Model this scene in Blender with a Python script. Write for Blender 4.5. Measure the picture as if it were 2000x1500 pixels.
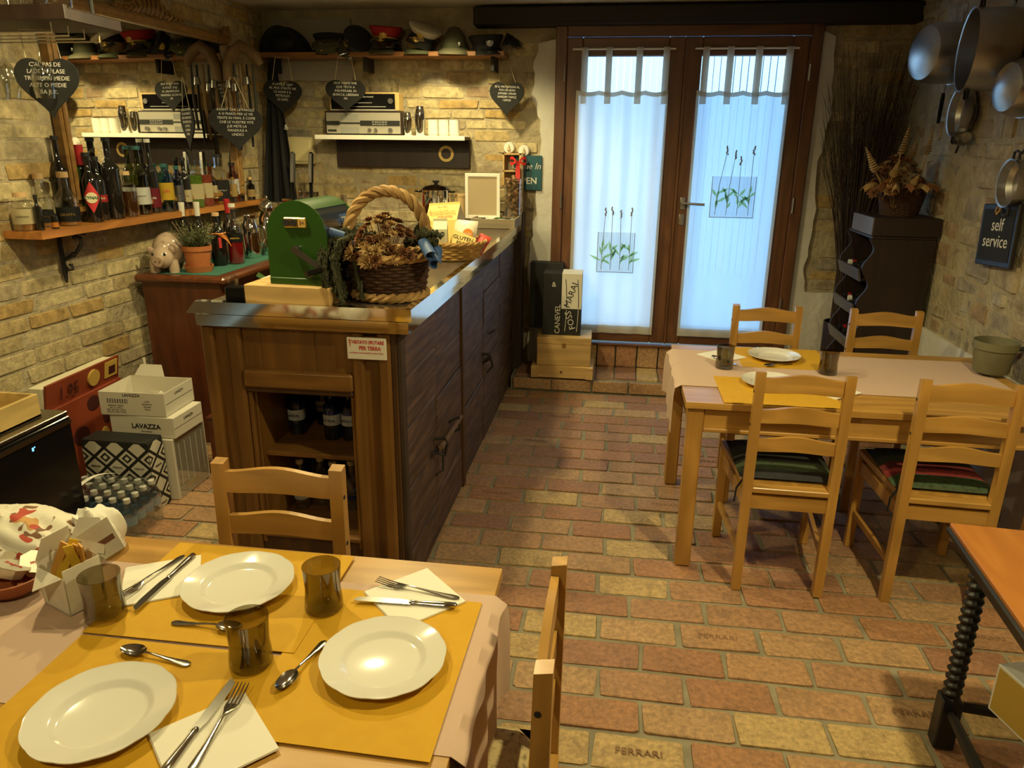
import bpy, bmesh, math, random
from mathutils import Vector, Matrix, Euler
random.seed(7)
R = math.radians
for o in list(bpy.data.objects): bpy.data.objects.remove(o, do_unlink=True)
S = bpy.context.scene
COL = S.collection

# ------------------------------------------------------------------ camera
cam_d = bpy.data.cameras.new('camera'); cam = bpy.data.objects.new('camera', cam_d); COL.objects.link(cam)
cam_d.sensor_width = 36; cam_d.lens = 36*1437/2000; cam_d.clip_start = .02
_p, _r, _y = R(18.0), R(-0.62), R(7.8)
_f = Vector((0, math.cos(_p), -math.sin(_p))); _ri = Vector((1, 0, 0)); _dn = Vector((0, -math.sin(_p), -math.cos(_p)))
_ri, _dn = _ri*math.cos(_r)+_dn*math.sin(_r), _dn*math.cos(_r)-_ri*math.sin(_r)
_m = Matrix.Rotation(_y, 3, 'Z'); _ri, _dn, _f = _m@_ri, _m@_dn, _m@_f
_rot = Matrix((_ri, -_dn, -_f)).transposed()
cam.matrix_world = Matrix.Translation((0, 0, 1.68)) @ _rot.to_4x4()
S.camera = cam

# ------------------------------------------------------------------ world, daylight, lamps, exposure
W = bpy.data.worlds.new('sky'); S.world = W; W.use_nodes = True
bg = W.node_tree.nodes['Background']; bg.inputs[0].default_value = (.36, .64, 1, 1); bg.inputs[1].default_value = 5.7
S.view_settings.view_transform = 'Standard'; S.view_settings.look = 'None'
S.view_settings.exposure = 0.0; S.view_settings.gamma = 1; S.view_settings.use_curve_mapping = False
def spot(name, loc, aim, watts, cone, blend=.35, col=(1, .84, .41), rad=.045):
    d = bpy.data.lights.new(name, 'SPOT'); d.energy = watts; d.color = col; d.spot_size = R(cone); d.spot_blend = blend; d.shadow_soft_size = rad
    o = bpy.data.objects.new(name, d); COL.objects.link(o); o.location = loc
    o.rotation_euler = (Vector(aim)-Vector(loc)).to_track_quat('-Z', 'Y').to_euler(); return o
spot('ceiling_spot_dining', (1.0, 1.45, 2.52), (.70, 1.95, 0), 155, 144, 1.0)
spot('ceiling_spot_bar', (-1.05, 3.3, 2.50), (-1.15, 3.3, 0), 92, 168)
spot('ceiling_spot_corner', (-1.55, 2.15, 2.52), (-1.5, 2.3, 0), 84, 155)
spot('ceiling_spot_back', (-1.2, 4.72, 2.52), (-1.15, 4.95, 0), 80, 128, .5)
spot('bar_fill_spot', (-.75, -.25, 2.48), (-.85, 1.9, .5), 50, 110, .6)  # unseen fill spot added behind the camera to light the bar interior
pd = bpy.data.lights.new('door_daylight', 'AREA'); pd.shape = 'RECTANGLE'; pd.size = 1.7; pd.size_y = 2.2; pd.cycles.is_portal = True
po = bpy.data.objects.new('door_daylight', pd); COL.objects.link(po); po.location = (.39, 5.56, 1.4); po.rotation_euler = (R(-90), 0, 0)

# ------------------------------------------------------------------ materials
MATS = {}
def _mix(nt, a, b, fac):
    n = nt.nodes.new('ShaderNodeMix'); n.data_type = 'RGBA'
    for i, v in ((6, a), (7, b)):
        if hasattr(v, 'is_output'): nt.links.new(v, n.inputs[i])
        else: n.inputs[i].default_value = (*v[:3], 1)
    if hasattr(fac, 'is_output'): nt.links.new(fac, n.inputs[0])
    else: n.inputs[0].default_value = fac
    return n.outputs[2]
def _noise(nt, scale, detail=4, vec=None, rough=.55):
    n = nt.nodes.new('ShaderNodeTexNoise'); n.inputs['Scale'].default_value = scale; n.inputs['Detail'].default_value = detail; n.inputs['Roughness'].default_value = rough
    if vec: nt.links.new(vec, n.inputs['Vector'])
    return n.outputs['Fac']
def _ramp(nt, fac, a, b):
    n = nt.nodes.new('ShaderNodeMapRange'); nt.links.new(fac, n.inputs[0]); n.inputs[1].default_value = a; n.inputs[2].default_value = b; return n.outputs[0]
def _coord(nt, scale=(1, 1, 1), kind='Object', rnd=True):
    t = nt.nodes.new('ShaderNodeTexCoord'); m = nt.nodes.new('ShaderNodeMapping'); m.inputs['Scale'].default_value = scale
    nt.links.new(t.outputs[kind], m.inputs['Vector'])
    if rnd:
        o = nt.nodes.new('ShaderNodeObjectInfo'); k = nt.nodes.new('ShaderNodeMath'); k.operation = 'MULTIPLY'; k.inputs[1].default_value = 37
        nt.links.new(o.outputs['Random'], k.inputs[0]); nt.links.new(k.outputs[0], m.inputs['Location'])
    return m.outputs[0]
def _new(name):
    m = bpy.data.materials.new(name); m.use_nodes = True; nt = m.node_tree; MATS[name] = m
    return m, nt, nt.nodes['Principled BSDF']
def _bump(nt, b, h, strength, dist=.01):
    n = nt.nodes.new('ShaderNodeBump'); n.inputs['Strength'].default_value = strength; n.inputs['Distance'].default_value = dist
    nt.links.new(h, n.inputs['Height']); nt.links.new(n.outputs[0], b.inputs['Normal'])
def pm(name, col, rough=.5, metal=0, col2=None, nscale=8, bump=0, bscale=60, trans=0, ior=1.45, coat=0, spec=None, emit=0, alpha=1, bdist=.004):
    m, nt, b = _new(name)
    b.inputs['Base Color'].default_value = (*col, 1); b.inputs['Roughness'].default_value = rough; b.inputs['Metallic'].default_value = metal
    b.inputs['Transmission Weight'].default_value = trans; b.inputs['IOR'].default_value = ior; b.inputs['Coat Weight'].default_value = coat; b.inputs['Alpha'].default_value = alpha
    if spec is not None: b.inputs['Specular IOR Level'].default_value = spec
    if emit: b.inputs['Emission Color'].default_value = (*col, 1); b.inputs['Emission Strength'].default_value = emit
    v = None
    if col2 or bump: v = _coord(nt)
    if col2: nt.links.new(_mix(nt, col, col2, _ramp(nt, _noise(nt, nscale, 4, v), .35, .65)), b.inputs['Base Color'])
    if bump: _bump(nt, b, _noise(nt, bscale, 5, v), bump, bdist)
    return m
def wood(name, c1, c2, axis=0, rough=.45, scale=1.0, knots=False, bump=.15, coat=0, c3=None):
    m, nt, b = _new(name)
    s = [26*scale]*3; s[axis] = 1.6*scale
    v = _coord(nt, s)
    n = _noise(nt, 1.0, 5, v, .6)
    s2 = [5*scale]*3; s2[axis] = .9*scale
    n2 = _noise(nt, 1.0, 2, _coord(nt, s2), .5)
    wv = nt.nodes.new('ShaderNodeMath'); wv.operation = 'SINE'
    k = nt.nodes.new('ShaderNodeMath'); k.operation = 'MULTIPLY'; k.inputs[1].default_value = 42
    nt.links.new(n2, k.inputs[0]); nt.links.new(k.outputs[0], wv.inputs[0])
    f1 = _ramp(nt, n, .3, .7)
    c = _mix(nt, c1, c2, f1)
    w2 = nt.nodes.new('ShaderNodeMath'); w2.operation = 'MULTIPLY_ADD'; w2.inputs[1].default_value = .22; w2.inputs[2].default_value = .22; nt.links.new(wv.outputs[0], w2.inputs[0])
    c = _mix(nt, c, c3 or tuple(x*.55 for x in c2), w2.outputs[0])
    nt.links.new(c, b.inputs['Base Color']); b.inputs['Roughness'].default_value = rough; b.inputs['Coat Weight'].default_value = coat; b.inputs['Coat Roughness'].default_value = .2
    if bump: _bump(nt, b, n, bump, .003)
    return m
def brickmat(name, cols, stain=(.2, .16, .1), rough=.85, bump=.5, bscale=30, spec=.3, wear=.5):
    """colour picked per brick from a list, mottled and pitted"""
    m, nt, b = _new(name)
    oi = nt.nodes.new('ShaderNodeObjectInfo'); cr = nt.nodes.new('ShaderNodeValToRGB'); cr.color_ramp.interpolation = 'CONSTANT'
    el = cr.color_ramp.elements
    while len(el) < len(cols): el.new(1)
    for i, c in enumerate(cols): el[i].position = i/len(cols); el[i].color = (*c, 1)
    nt.links.new(oi.outputs['Random'], cr.inputs[0])
    geo = nt.nodes.new('ShaderNodeNewGeometry')
    pos = geo.outputs['Position']
    n1 = _noise(nt, 9, 5, pos); n2 = _noise(nt, bscale, 6, pos, .7); n3 = _noise(nt, 2.2, 2, pos)
    c = _mix(nt, cr.outputs[0], stain, _ramp(nt, n1, .5, .5+.5/wear))
    hs = nt.nodes.new('ShaderNodeHueSaturation'); nt.links.new(c, hs.inputs['Color'])
    mr = nt.nodes.new('ShaderNodeMapRange'); nt.links.new(n2, mr.inputs[0]); mr.inputs[1].default_value = .3; mr.inputs[2].default_value = .7; mr.inputs[3].default_value = .58; mr.inputs[4].default_value = 1.32
    nt.links.new(mr.outputs[0], hs.inputs['Value'])
    nt.links.new(hs.outputs[0], b.inputs['Base Color']); b.inputs['Roughness'].default_value = rough; b.inputs['Specular IOR Level'].default_value = spec
    mx = nt.nodes.new('ShaderNodeMath'); mx.operation = 'ADD'; nt.links.new(n1, mx.inputs[0]); nt.links.new(n2, mx.inputs[1])
    _bump(nt, b, mx.outputs[0], bump, .012)
    return m
def glassmat(name, col, rough=.02, mixf=.75, tint=None):
    """thin clear glass: tinted transparency plus a gloss reflection"""
    m, nt, b = _new(name); nt.nodes.remove(b)
    t = nt.nodes.new('ShaderNodeBsdfTransparent'); t.inputs[0].default_value = (*col, 1)
    g = nt.nodes.new('ShaderNodeBsdfGlossy'); g.inputs[0].default_value = (1, 1, 1, 1); g.inputs['Roughness'].default_value = rough
    fr = nt.nodes.new('ShaderNodeLayerWeight'); fr.inputs[0].default_value = .25
    mr = nt.nodes.new('ShaderNodeMapRange'); nt.links.new(fr.outputs['Facing'], mr.inputs[0]); mr.inputs[3].default_value = .05; mr.inputs[4].default_value = mixf
    x = nt.nodes.new('ShaderNodeMixShader'); nt.links.new(mr.outputs[0], x.inputs[0]); nt.links.new(t.outputs[0], x.inputs[1]); nt.links.new(g.outputs[0], x.inputs[2])
    nt.links.new(x.outputs[0], nt.nodes['Material Output'].inputs[0]); return m
def M(n): return MATS[n] if isinstance(n, str) else n

pm('plaster_white', (.62, .60, .55), .9, col2=(.54, .51, .45), nscale=5, bump=.5, bscale=25, bdist=.01)
pm('ceiling_white', (.56, .53, .46), .95, col2=(.52, .49, .42), nscale=2)
pm('mortar', (.29, .26, .18), .95, col2=(.21, .185, .125), nscale=9, bump=.7, bscale=30, bdist=.012)
pm('mortar_wall', (.44, .37, .24), .95, col2=(.30, .25, .16), nscale=7, bump=.9, bscale=28, bdist=.02)
brickmat('brick_floor', [(.42, .21, .10), (.47, .28, .14), (.39, .19, .095), (.46, .26, .13), (.54, .37, .16), (.42, .23, .12), (.49, .30, .15), (.36, .18, .10), (.55, .38, .17), (.43, .24, .12), (.44, .22, .11)], (.20, .13, .075), .46, .7, 55, .5, .9)
brickmat('brick_wall', [(.46, .37, .21), (.50, .41, .24), (.42, .33, .18), (.47, .36, .18), (.40, .33, .21), (.52, .43, .25), (.44, .30, .12), (.38, .31, .20), (.49, .40, .22)], (.20, .15, .08), .9, .9, 22, .2, .8)
brickmat('stone_wall', [(.36, .29, .19), (.42, .34, .22), (.33, .26, .17), (.30, .26, .20), (.40, .30, .17), (.38, .33, .25), (.34, .24, .15)], (.15, .12, .08), .92, 1.0, 16, .2, .8)
wood('pine_x', (.55, .31, .080), (.44, .225, .046), 0, .36, coat=.25)
wood('pine_y', (.55, .31, .080), (.44, .225, .046), 1, .36, coat=.25)
wood('pine_z', (.53, .29, .070), (.42, .21, .042), 2, .36, coat=.25)
wood('bar_x', (.235, .110, .024), (.150, .065, .013), 0, .42)
wood('bar_z', (.235, .110, .024), (.140, .062, .012), 2, .42)
wood('oldwood', (.165, .095, .062), (.035, .019, .013), 1, .62, 1.6, bump=1.0)
wood('oldwood_z', (.075, .045, .03), (.035, .021, .014), 2, .75, 1.2, bump=.9)
wood('mahogany', (.13, .035, .012), (.085, .020, .007), 2, .4, coat=.2)
wood('mahogany_x', (.17, .052, .018), (.11, .030, .010), 1, .35, coat=.3)
wood('doorwood_z', (.165, .068, .028), (.110, .042, .017), 2, .42)
wood('doorwood_x', (.165, .068, .028), (.110, .042, .017), 0, .42)
wood('darkbeam', (.018, .012, .009), (.010, .007, .005), 0, .7)
wood('rackwood', (.030, .014, .009), (.018, .008, .005), 2, .5)
wood('shelfwood_y', (.52, .22, .05), (.36, .13, .028), 1, .38, coat=.2)
wood('shelfwood_x', (.33, .14, .04), (.22, .085, .022), 0, .45)
wood('crate_x', (.66, .44, .18), (.56, .35, .12), 0, .6)
wood('crate_y', (.68, .50, .20), (.58, .40, .14), 1, .6)
wood('frame_gilt', (.36, .20, .06), (.25, .125, .03), 1, .4, coat=.3)
wood('orangetop', (.42, .165, .032), (.35, .125, .022), 1, .32, coat=.4, c3=(.30, .10, .018))
pm('black_paint', (.012, .011, .011), .4)
pm('black_gloss', (.006, .006, .007), .12)
pm('black_cloth', (.007, .007, .009), .95, bump=.3, bscale=80)
pm('slate', (.009, .009, .008), .85, col2=(.014, .013, .012), nscale=20)
pm('chalk', (.62, .60, .55), .95)
pm('steel', (.72, .71, .69), .22, 1)
pm('steel_dark', (.35, .34, .33), .28, 1)
pm('aluminium', (.50, .49, .47), .34, 1, col2=(.42, .41, .40), nscale=14)
pm('chrome', (.85, .85, .84), .06, 1)
pm('brass', (.65, .45, .14), .3, 1)
pm('iron', (.018, .016, .015), .6, bump=.3)
pm('porcelain', (.74, .72, .66), .12, coat=.5)
pm('paper_white', (.80, .77, .68), .8)
pm('paper_cream', (.74, .68, .50), .8)
pm('card_white', (.66, .62, .52), .7)
pm('red', (.55, .02, .015), .6)
pm('ink', (.02, .02, .022), .8)
pm('gold_cloth', (.62, .42, .12), .5)
glassmat('smoked_glass', (.58, .54, .43), .03, .4)
glassmat('clear_glass', (.93, .94, .93), .03, .7)
glassmat('window_glass', (.97, .98, .98), .01, .35)

# ------------------------------------------------------------------ mesh helpers
class MB:
    def __init__(s): s.b = bmesh.new()
    def _x(s, vs, rot, c, piv=None):
        if rot is not None:
            m = rot if isinstance(rot, Matrix) else Euler(rot).to_matrix()
            for v in vs: v.co = m @ v.co
        for v in vs: v.co += Vector(c)
    def box(s, c, d, rot=None, bev=0, taper=None):
        r = bmesh.ops.create_cube(s.b, size=1); vs = r['verts']
        for v in vs:
            v.co = Vector((v.co.x*d[0], v.co.y*d[1], v.co.z*d[2]))
            if taper and v.co.z > 0: v.co.x *= taper[0]; v.co.y *= taper[1]
        if bev:
            es = list({e for v in vs for e in v.link_edges})
            q = bmesh.ops.bevel(s.b, geom=es, offset=min(bev, min(d)*.45), segments=1, affect='EDGES', profile=.5)
            vs = list({v for f in q['faces'] for v in f.verts} | {v for v in vs if v.is_valid})
        s._x(vs, rot, c); return s
    def bb(s, a, b, bev=0):
        return s.box([(a[i]+b[i])/2 for i in range(3)], [abs(b[i]-a[i]) for i in range(3)], None, bev)
    def lathe(s, prof, n=24, c=(0, 0, 0), rot=None, wob=None, cap=True):
        rings = []; allv = []
        for (r, z) in prof:
            ring = []
            for i in range(n):
                a = 2*math.pi*i/n; rr = r*(wob(a, r, z) if wob else 1)
                ring.append(s.b.verts.new((rr*math.cos(a), rr*math.sin(a), z)))
            rings.append(ring); allv += ring
        for k in range(len(rings)-1):
            for i in range(n):
                j = (i+1) % n; s.b.faces.new((rings[k][i], rings[k][j], rings[k+1][j], rings[k+1][i]))
        if cap:
            for ring, f in ((rings[0], 1), (rings[-1], 0)):
                try: s.b.faces.new(ring[::-1] if f else ring)
                except ValueError: pass
        s._x(allv, rot, c); return s
    def cyl(s, p0, p1, r0, r1=None, n=12):
        p0, p1 = Vector(p0), Vector(p1); d = p1-p0
        return s.lathe([(r0, 0), (r0 if r1 is None else r1, d.length)], n, p0, d.to_track_quat('Z', 'Y').to_matrix())
    def tube(s, pts, r, n=6, closed=False):
        pts = [Vector(p) for p in pts]; rings = []; L = len(pts)
        up = Vector((0, 0, 1)); prev = None
        for i, p in enumerate(pts):
            if closed: t = pts[(i+1) % L]-pts[i-1]
            else: t = pts[min(i+1, L-1)]-pts[max(i-1, 0)]
            t.normalize()
            if prev is None: a = t.cross(up if abs(t.z) < .95 else Vector((1, 0, 0))).normalized()
            else: a = (prev-t*prev.dot(t)).normalized()
            prev = a; b = t.cross(a); rr = r[i] if isinstance(r, (list, tuple)) else r
            rings.append([s.b.verts.new(p+(a*math.cos(2*math.pi*k/n)+b*math.sin(2*math.pi*k/n))*rr) for k in range(n)])
        for i in range(L if closed else L-1):
            q, w = rings[i], rings[(i+1) % L]
            for k in range(n): s.b.faces.new((q[k], q[(k+1) % n], w[(k+1) % n], w[k]))
        if not closed: s.b.faces.new(rings[0][::-1]); s.b.faces.new(rings[-1])
        return s
    def prism(s, poly, t, rot=None, c=(0, 0, 0)):
        """2-D outline in xy, extruded 0..t in z"""
        a = [s.b.verts.new((x, y, 0)) for x, y in poly]; b = [s.b.verts.new((x, y, t)) for x, y in poly]; n = len(poly)
        s.b.faces.new(a[::-1]); s.b.faces.new(b)
        for i in range(n): s.b.faces.new((a[i], a[(i+1) % n], b[(i+1) % n], b[i]))
        s._x(a+b, rot, c); return s
    def ball(s, c, r, u=12, v=8, rot=None):
        q = bmesh.ops.create_uvsphere(s.b, u_segments=u, v_segments=v, radius=1)['verts']; r = r if isinstance(r, (list, tuple)) else (r, r, r)
        for k in q: k.co = Vector((k.co.x*r[0], k.co.y*r[1], k.co.z*r[2]))
        s._x(q, rot, c); return s
    def grid(s, fn, nu, nv, t=0, close=False):
        """surface fn(u,v)->xyz; thickness t along the normal makes it a sheet with depth"""
        P = [[Vector(fn(i/nu, j/nv)) for j in range(nv+1)] for i in range(nu+1)]
        V = [[s.b.verts.new(p) for p in row] for row in P]
        for i in range(nu):
            for j in range(nv): s.b.faces.new((V[i][j], V[i+1][j], V[i+1][j+1], V[i][j+1]))
        if t:
            s.b.normal_update(); fs = [f for row in V for v in row for f in v.link_faces]
            bmesh.ops.solidify(s.b, geom=list(set(fs)), thickness=t)
        return s
    def quad(s, pts):
        s.b.faces.new([s.b.verts.new(p) for p in pts]); return s
    def jit(s, a):
        for v in s.b.verts: v.co += Vector((random.uniform(-a, a), random.uniform(-a, a), random.uniform(-a, a)))
        return s
    def mesh(s, name, mat=None, smooth=False, ang=40):
        bmesh.ops.recalc_face_normals(s.b, faces=s.b.faces)
        me = bpy.data.meshes.new(name); s.b.to_mesh(me); s.b.free()
        if mat: me.materials.append(M(mat))
        if smooth:
            me.shade_smooth()
            me.set_sharp_from_angle(angle=R(ang))
        return me
    def out(s, name, mat, parent=None, smooth=False, loc=None, rot=None, **k):
        return ob(name, s.mesh(name, mat, smooth), parent, loc, rot, **k)
def ob(name, me, parent=None, loc=None, rot=None, scale=None, label=None):
    o = bpy.data.objects.new(name, me); COL.objects.link(o)
    if parent: o.parent = parent
    if loc is not None: o.location = loc
    if rot is not None: o.rotation_euler = rot
    if scale is not None: o.scale = scale
    if label: o['label'] = label
    return o
def tag(o, label, cat, group=None, kind=None):
    o['label'] = label
    if cat: o['category'] = cat
    if group: o['group'] = group
    if kind: o['kind'] = kind
    return o
def thing(name, label, cat, loc=(0, 0, 0), rz=0, group=None, rot=None):
    o = bpy.data.objects.new(name, None); COL.objects.link(o); o.location = loc; o.rotation_euler = rot or (0, 0, rz); o.empty_display_size = .05
    return tag(o, label, cat, group)
def struct(o, label=None):
    o['kind'] = 'structure'
    if label: o['label'] = label
    return o
def kids(o): return [c for c in bpy.data.objects if c.parent == o]
def dup(o, loc=None, rot=None, label=None, parent=None):
    c = o.copy(); COL.objects.link(c); c.parent = parent
    if loc is not None: c.location = loc
    if rot is not None: c.rotation_euler = rot
    if label: c['label'] = label
    for k in KIDS.get(o.name) or kids(o): dup(k, parent=c)
    return c
KIDS = {}
_txt = {}
def text(body, size, mat, parent=None, loc=(0, 0, 0), rot=(0, 0, 0), ext=.0006, name='lettering', align='CENTER', shear=0, bold=0, sx=1, spacing=1.0):
    """raised lettering as a mesh, lying in local xy, facing +z"""
    c = bpy.data.curves.new('t', 'FONT'); c.body = body; c.size = size; c.extrude = ext; c.align_x = align; c.align_y = 'CENTER'; c.shear = shear; c.offset = bold; c.resolution_u = 2; c.space_line = spacing
    t = bpy.data.objects.new('t', c); COL.objects.link(t)
    bpy.context.view_layer.update()
    me = bpy.data.meshes.new_from_object(t.evaluated_get(bpy.context.evaluated_depsgraph_get()))
    bpy.data.objects.remove(t); bpy.data.curves.remove(c)
    me.name = name; me.materials.clear(); me.materials.append(M(mat))
    if sx != 1:
        for v in me.vertices: v.co.x *= sx
    return ob(name, me, parent, loc, rot)
XZ = (R(90), 0, 0)          # text standing up, read from -y
# ------------------------------------------------------------------ setting: bricks
def brickmeshes(name, mat, n=8, j=.05, bev=.10):
    L = []
    for k in range(n):
        b = MB(); b.box((0, 0, 0), (1, 1, 1)); 
        bmesh.ops.bevel(b.b, geom=list(b.b.edges), offset=bev, segments=1, affect='EDGES', profile=.5)
        b.jit(j); L.append(b.mesh(name, mat))
    return L
# floor: running bond, long sides along x
FX0, FX1, FY0, FY1 = -2.75, 1.95, -1.6, 5.6
floor = struct(MB().bb((FX0, FY0, -.12), (FX1, FY1, -.009)).out('floor', 'mortar'), 'brick paved floor with grey mortar joints')
FB = brickmeshes('brick', 'brick_floor', 8, .02, .035)
def floor_ok(x, y):
    if y > 5.06: return False
    if x < -1.35: return 2.3 < y < 3.75 and x > -2.35       # strip behind the bar
    if x < -.80: return False
    if y < 1.05: return False
    return x < 1.78
nb = 0; far = []
stamped = {}
for k in range(-25, 21):
    y = 2.106+.145*k+.0725
    off = (.156 if k % 2 == 0 else .02)+random.uniform(-.03, .03)
    for i in range(-10, 7):
        x = off+.2825*i+.1415
        if not floor_ok(x, y):
            if y < 5.0: far.append((x, y))
            continue
        s = Vector((.2825-.014, .145-.015, .05)); s.x *= random.uniform(.975, 1.0); s.y *= random.uniform(.96, 1.0)
        o = ob('brick', random.choice(FB), floor, (x, y, -.027+random.uniform(-.0025, .0025)), (random.uniform(-.006, .006), random.uniform(-.006, .006), random.uniform(-.012, .012)), s); nb += 1
        stamped[(k, i)] = (x, y)
b = MB()
for x, y in far:
    if FX0+.2 < x < FX1-.2: b.box((x, y, -.027+random.uniform(-.002, .002)), (.2825-.016, .145-.016, .05))
b.out('brick_rest', 'brick_floor', floor)['kind'] = 'stuff'
print('COUNT floor', nb)
pm('stamp', (.23, .13, .07), .9)
for u in ((-.515, 3.30), (.33, 3.42), (-.30, 4.43), (-.42, 4.00), (.42, 2.33), (1.02, 2.05), (.20, 1.70), (.55, 4.0), (1.38, 2.55)):
    key = min(stamped, key=lambda q: (stamped[q][0]-u[0])**2+(stamped[q][1]-u[1])**2); x, y = stamped[key]
    text('FERRARI', .036, 'stamp', floor, (x, y, .0008), (0, 0, 0), .0004, sx=1.05)

# left wall: x = XL(y)
def XL(y): return -2.63+.05*(y-4)
LW = Matrix.Rotation(-math.atan(.05), 3, 'Z')
LROT = (0, 0, math.atan2(1, .05))        # local x runs along the wall (+y)
wall_left = struct(MB().prism([(XL(-1.6), -1.6), (XL(5.8), 5.8), (XL(5.8)-.25, 5.8), (XL(-1.6)-.25, -1.6)], 2.75, None, (0, 0, -.12)).out('wall_left', 'mortar_wall'), 'old wall of pale yellow brick with rough mortar')
WB = brickmeshes('brick', 'brick_wall', 10, .035, .06)
SB = brickmeshes('stone', 'stone_wall', 10, .075, .13)
def course_wall(wall, name, meshes, u0, u1, z0, z1, hs, ls, place, ok, depth=.05, gap=.013, prot=(.001, .009), rz=0, cap=300, tilt=.01, joined=None):
    n = 0; z = z0; jb = MB() if joined else None
    while z < z1:
        h = random.uniform(*hs); u = u0-random.uniform(0, ls[1])
        while u < u1:
            l = random.uniform(*ls)
            c = (u+l/2, z+h/2)
            if ok(*c) and n < cap:
                p = place(c[0], c[1], random.uniform(*prot)-depth/2)
                if joined:
                    jb.box(p, (l-gap, depth, h-gap), (0, 0, rz)); u += l; continue
                ob(name, random.choice(meshes), wall, p, (random.uniform(-tilt, tilt), random.uniform(-.02, .02)*tilt*50, rz+random.uniform(-tilt, tilt)), (l-gap*random.uniform(.7, 1.5), depth, h-gap*random.uniform(.7, 1.5))); n += 1
            u += l
        z += h
    if joined: jb.out(joined, meshes[0].materials[0], wall)['kind'] = 'stuff'
    print('COUNT', wall.name, n)
lw_dir = Vector((.05, 1, 0)).normalized(); lw_n = Vector((1, -.05, 0)).normalized()
course_wall(wall_left, 'brick', WB, 2.55, 5.42, .50, 2.54, (.078, .092), (.20, .33),
            lambda y, z, d: Vector((XL(y), y, z))+lw_n*d,
            lambda y, z: not (z < .62 and y < 2.8) and not (3.35 < y < 4.75 and 1.45 < z < 2.2) and not (y > 3.85 and z < .95), rz=math.atan2(1, .05), cap=300)
course_wall(wall_left, 'brick', WB, -1.4, 2.45, .05, 2.52, (.078, .092), (.20, .33), lambda y, z, d: Vector((XL(y), y, z))+lw_n*d, lambda y, z: -1.4 < y < 2.42, rz=math.atan2(1, .05), cap=2000, joined='brick_rest')
# back wall, with the door opening
YB = 5.43; DX0, DX1, DZ0, DZ1 = -.462, 1.246, .285, 2.443
b = MB()
b.bb((-2.9, YB, -.12), (DX0, YB+.3, 2.63)); b.bb((DX1, YB, -.12), (2.2, YB+.3, 2.63)); b.bb((DX0, YB, DZ1), (DX1, YB+.3, 2.63)); b.bb((DX0, YB, -.12), (DX1, YB+.3, DZ0-.004))
wall_back = struct(b.out('wall_back', 'mortar_wall'), 'old brick and rubble back wall around the glazed double door')
def okb(x, z):
    if DX0-.17 < x < DX1+.12: return False
    if x > 1.2: return z > .72 and x < 1.80
    if x < -2.5: return False
    if -2.3 < x < -1.0 and 1.52 < z < 1.72: return False
    return z > 1.0
course_wall(wall_back, 'stone', WB+SB[:4], -2.56, 1.83, .72, 2.44, (.062, .098), (.14, .32), lambda x, z, d: (x, YB-d, z), okb, prot=(-.001, .011), tilt=.02)
# right wall, rubble stone above white plaster
XR = 1.80
wall_right = struct(MB().bb((XR, -1.6, -.12), (XR+.25, 5.75, 2.63)).out('wall_right', 'mortar_wall'), 'rubble stone wall hung with pans')
course_wall(wall_right, 'stone', SB, 2.45, 5.40, .70, 2.54, (.07, .17), (.10, .34), lambda y, z, d: (XR-d, y, z), lambda y, z: not (y > 4.45 and z < 1.25), prot=(-.003, .014), rz=R(90), tilt=.035, depth=.07, gap=.016)
course_wall(wall_right, 'stone', SB, -1.4, 2.35, .72, 2.52, (.08, .16), (.12, .32), lambda y, z, d: (XR-d, y, z), lambda y, z: -1.4 < y < 2.3, prot=(-.003, .012), rz=R(90), depth=.07, gap=.016, cap=2000, joined='stone_rest')
struct(MB().bb((XR-.012, -1.6, 0), (XR, 5.43, .70)).out('plaster_dado', 'plaster_white', wall_right)) 
struct(MB().bb((-2.95, -1.75, -.12), (2.1, -1.6, 2.63)).out('wall_front', 'mortar_wall'), 'rough mortared wall behind the viewer')
struct(MB().bb((-2.95, -1.75, 2.56), (2.1, 5.75, 2.66)).out('ceiling', 'ceiling_white'), 'white plaster ceiling')
struct(MB().box((.42, 5.36, 2.487), (2.86, .15, .115), None, .008).out('trim_1', 'darkbeam'), 'black timber beam over the door')
# rough plaster bands beside the door
def ragged(pts, amp, n=5):
    o = []
    for i in range(len(pts)-1):
        a, c = Vector(pts[i]), Vector(pts[i+1])
        for k in range(n):
            p = a.lerp(c, k/n); o.append((p.x+random.uniform(-amp, amp), p.y+random.uniform(-amp, amp)*.3))
    o.append(pts[-1]); return o
pl = ragged([(-.58, 2.33), (-.615, 2.15), (-.62, 1.98), (-.565, 1.85), (-.56, 1.5), (-.585, 1.2), (-.62, .95), (-.62, .1)], .012)
MB().prism([(DX0+.002, .1), (DX0+.002, 2.36)]+pl, .030, XZ, (0, YB+.001, 0)).out('plaster_band', 'plaster_white', wall_back)
pr_ = ragged([(1.34, 2.36), (1.335, 2.1), (1.36, 1.9), (1.325, 1.6), (1.345, 1.2), (1.325, .9), (1.34, .71), (1.79, .70)], .012)
MB().prism([(DX1-.002, .1), (DX1-.002, 2.38)][::-1]+[], .03) if False else None
MB().prism([(DX1-.002, .0), (DX1-.002, 2.40)]+pr_+[(1.79, .0)], .030, XZ, (0, YB+.001, 0)).out('plaster_band', 'plaster_white', wall_back)
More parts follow.
